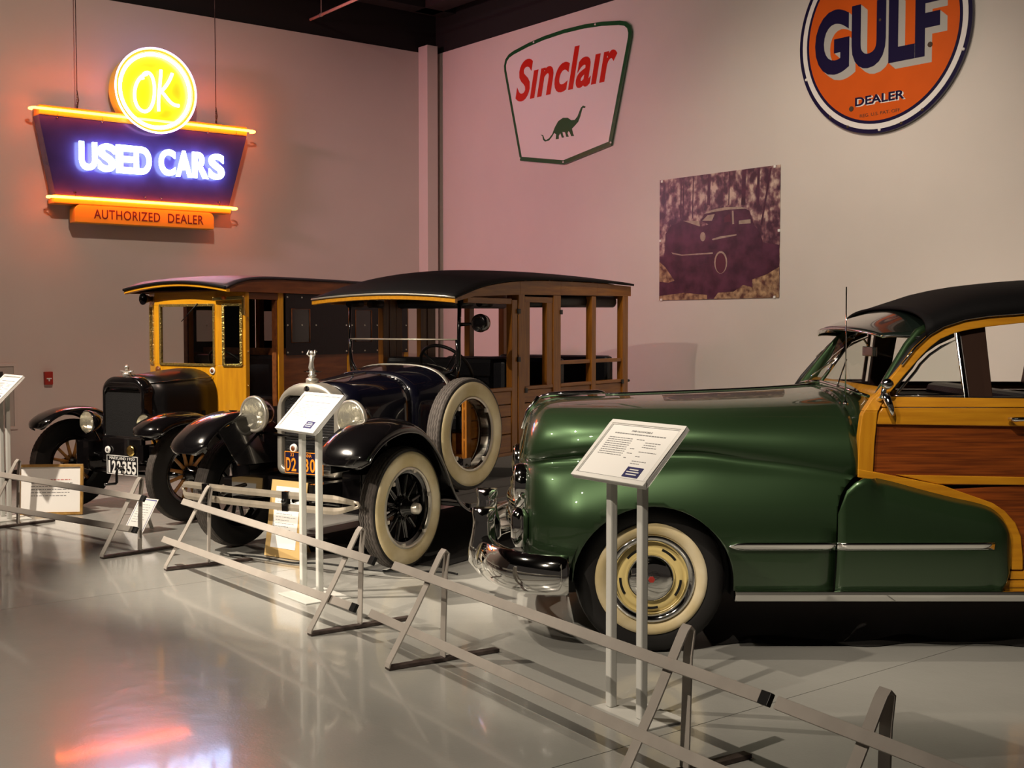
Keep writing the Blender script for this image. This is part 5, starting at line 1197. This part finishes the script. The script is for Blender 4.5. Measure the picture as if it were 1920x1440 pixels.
# roof
def tcen(q): return smooth_interp([(.50, 1.868), (.62, 1.895), (.80, 1.918), (1.1, 1.934), (1.6, 1.938), (2.5, 1.930), (3.0, 1.915)], q)
def tedge(q): return smooth_interp([(.50, 1.812), (.60, 1.855), (.72, 1.885), (.85, 1.900), (1.1, 1.908), (1.8, 1.906), (3.0, 1.890)], q)
TW = .62
rows = []
for k in range(24):
    q = .49+2.53*(k/23)**1.2; rows.append([(q, TW*j/10, tedge(q)+(tcen(q)-tedge(q))*math.cos(PI/2*j/10)**.9) for j in range(-10, 11)])
obj('roof', MB().grid(rows), 'roof_glossy', tt, solid=.018, soff=1)
fe = [TW*j/12 for j in range(-12, 13)]; fz_ = lambda y: tedge(.5)+(tcen(.5)-tedge(.5))*math.cos(PI/2*y/TW)**.9
obj('roof_front_rail', MB().loft([[(.50, y, fz_(y)-.026), (.492, y, fz_(y)-.022), (.492, y, fz_(y)), (.53, y, fz_(y)), (.53, y, fz_(y)-.026)] for y in fe], smooth=False), 'yellow_wood_h', tt)
obj('roof_binding', MB().tube([(.486, y, fz_(y)+.010) for y in fe], .012, 8), 'roof_cloth', tt)
for s in (1, -1):
    qsr = [.50+2.5*k/20 for k in range(21)]
    obj('roof_side_board', MB().prism([(q, tedge(q)-.002) for q in qsr]+[(q, interp([(.5, 1.79), (.7, 1.792), (3., 1.79)], q)) for q in qsr[::-1]], lambda x, z, d: (x, -s*(TW-.012+d), z), -.02, 0), 'red_wood', tt, bevel=.002)
obj('cab_ceiling', B(.62, 2.95, -.60, .60, 1.80, 1.81), 'red_wood', tt)
# number plate, badges on the front apron
pl_ = obj('number_plate', B(-.072, -.068, -.20, .17, .322, .475), 'plate_black', tt, bevel=.002)
yx2 = lambda x, z, y: (-.068+y, -x, z)
m = MB()
for a0, a1, b0, b1 in ((-.17, .20, .322, .327), (-.17, .20, .470, .475), (-.17, -.165, .327, .470), (.195, .20, .327, .470)): m.box(-.0735, -.068, min(-a0, -a1), max(-a0, -a1), b0, b1)
obj('plate_border', m, 'plate_white', pl_)
for ch, x0 in (('1', -.150), ('2', -.108), ('2', -.047), ('3', .020), ('5', .078), ('5', .134)): obj('plate_digit', text(ch, x0, x0+(.022 if ch == '1' else .048), .332, .432, -.0062, -.003, yx2, offset=.03), 'plate_white', pl_)
obj('plate_dot', MB().lathe([(-.0742, 0), (-.0742, .007), (-.07, .007)], (0, -.010, .385), 'x', 10), 'plate_white', pl_)
obj('plate_word', text('MARYLAND', -.135, .06, .442, .464, -.0062, -.003, yx2), 'plate_white', pl_); obj('plate_word', text('1920', .08, .165, .442, .464, -.0062, -.003, yx2), 'plate_white', pl_)
obj('medallion', MB().lathe([(-.062, 0), (-.072, .03), (-.072, .040), (-.06, .044)], (-.01, -.118, .52), 'x', 24), 'brass', tt)
bb = obj('club_badge', MB().lathe([(-.062, 0), (-.070, .016), (-.070, .028), (-.06, .030)], (-.01, .155, .515), 'x', 20), 'plate_white', tt)
obj('badge_center', MB().lathe([(-.0715, 0), (-.0715, .014), (-.066, .014)], (-.01, .155, .515), 'x', 16), 'ink', bb)
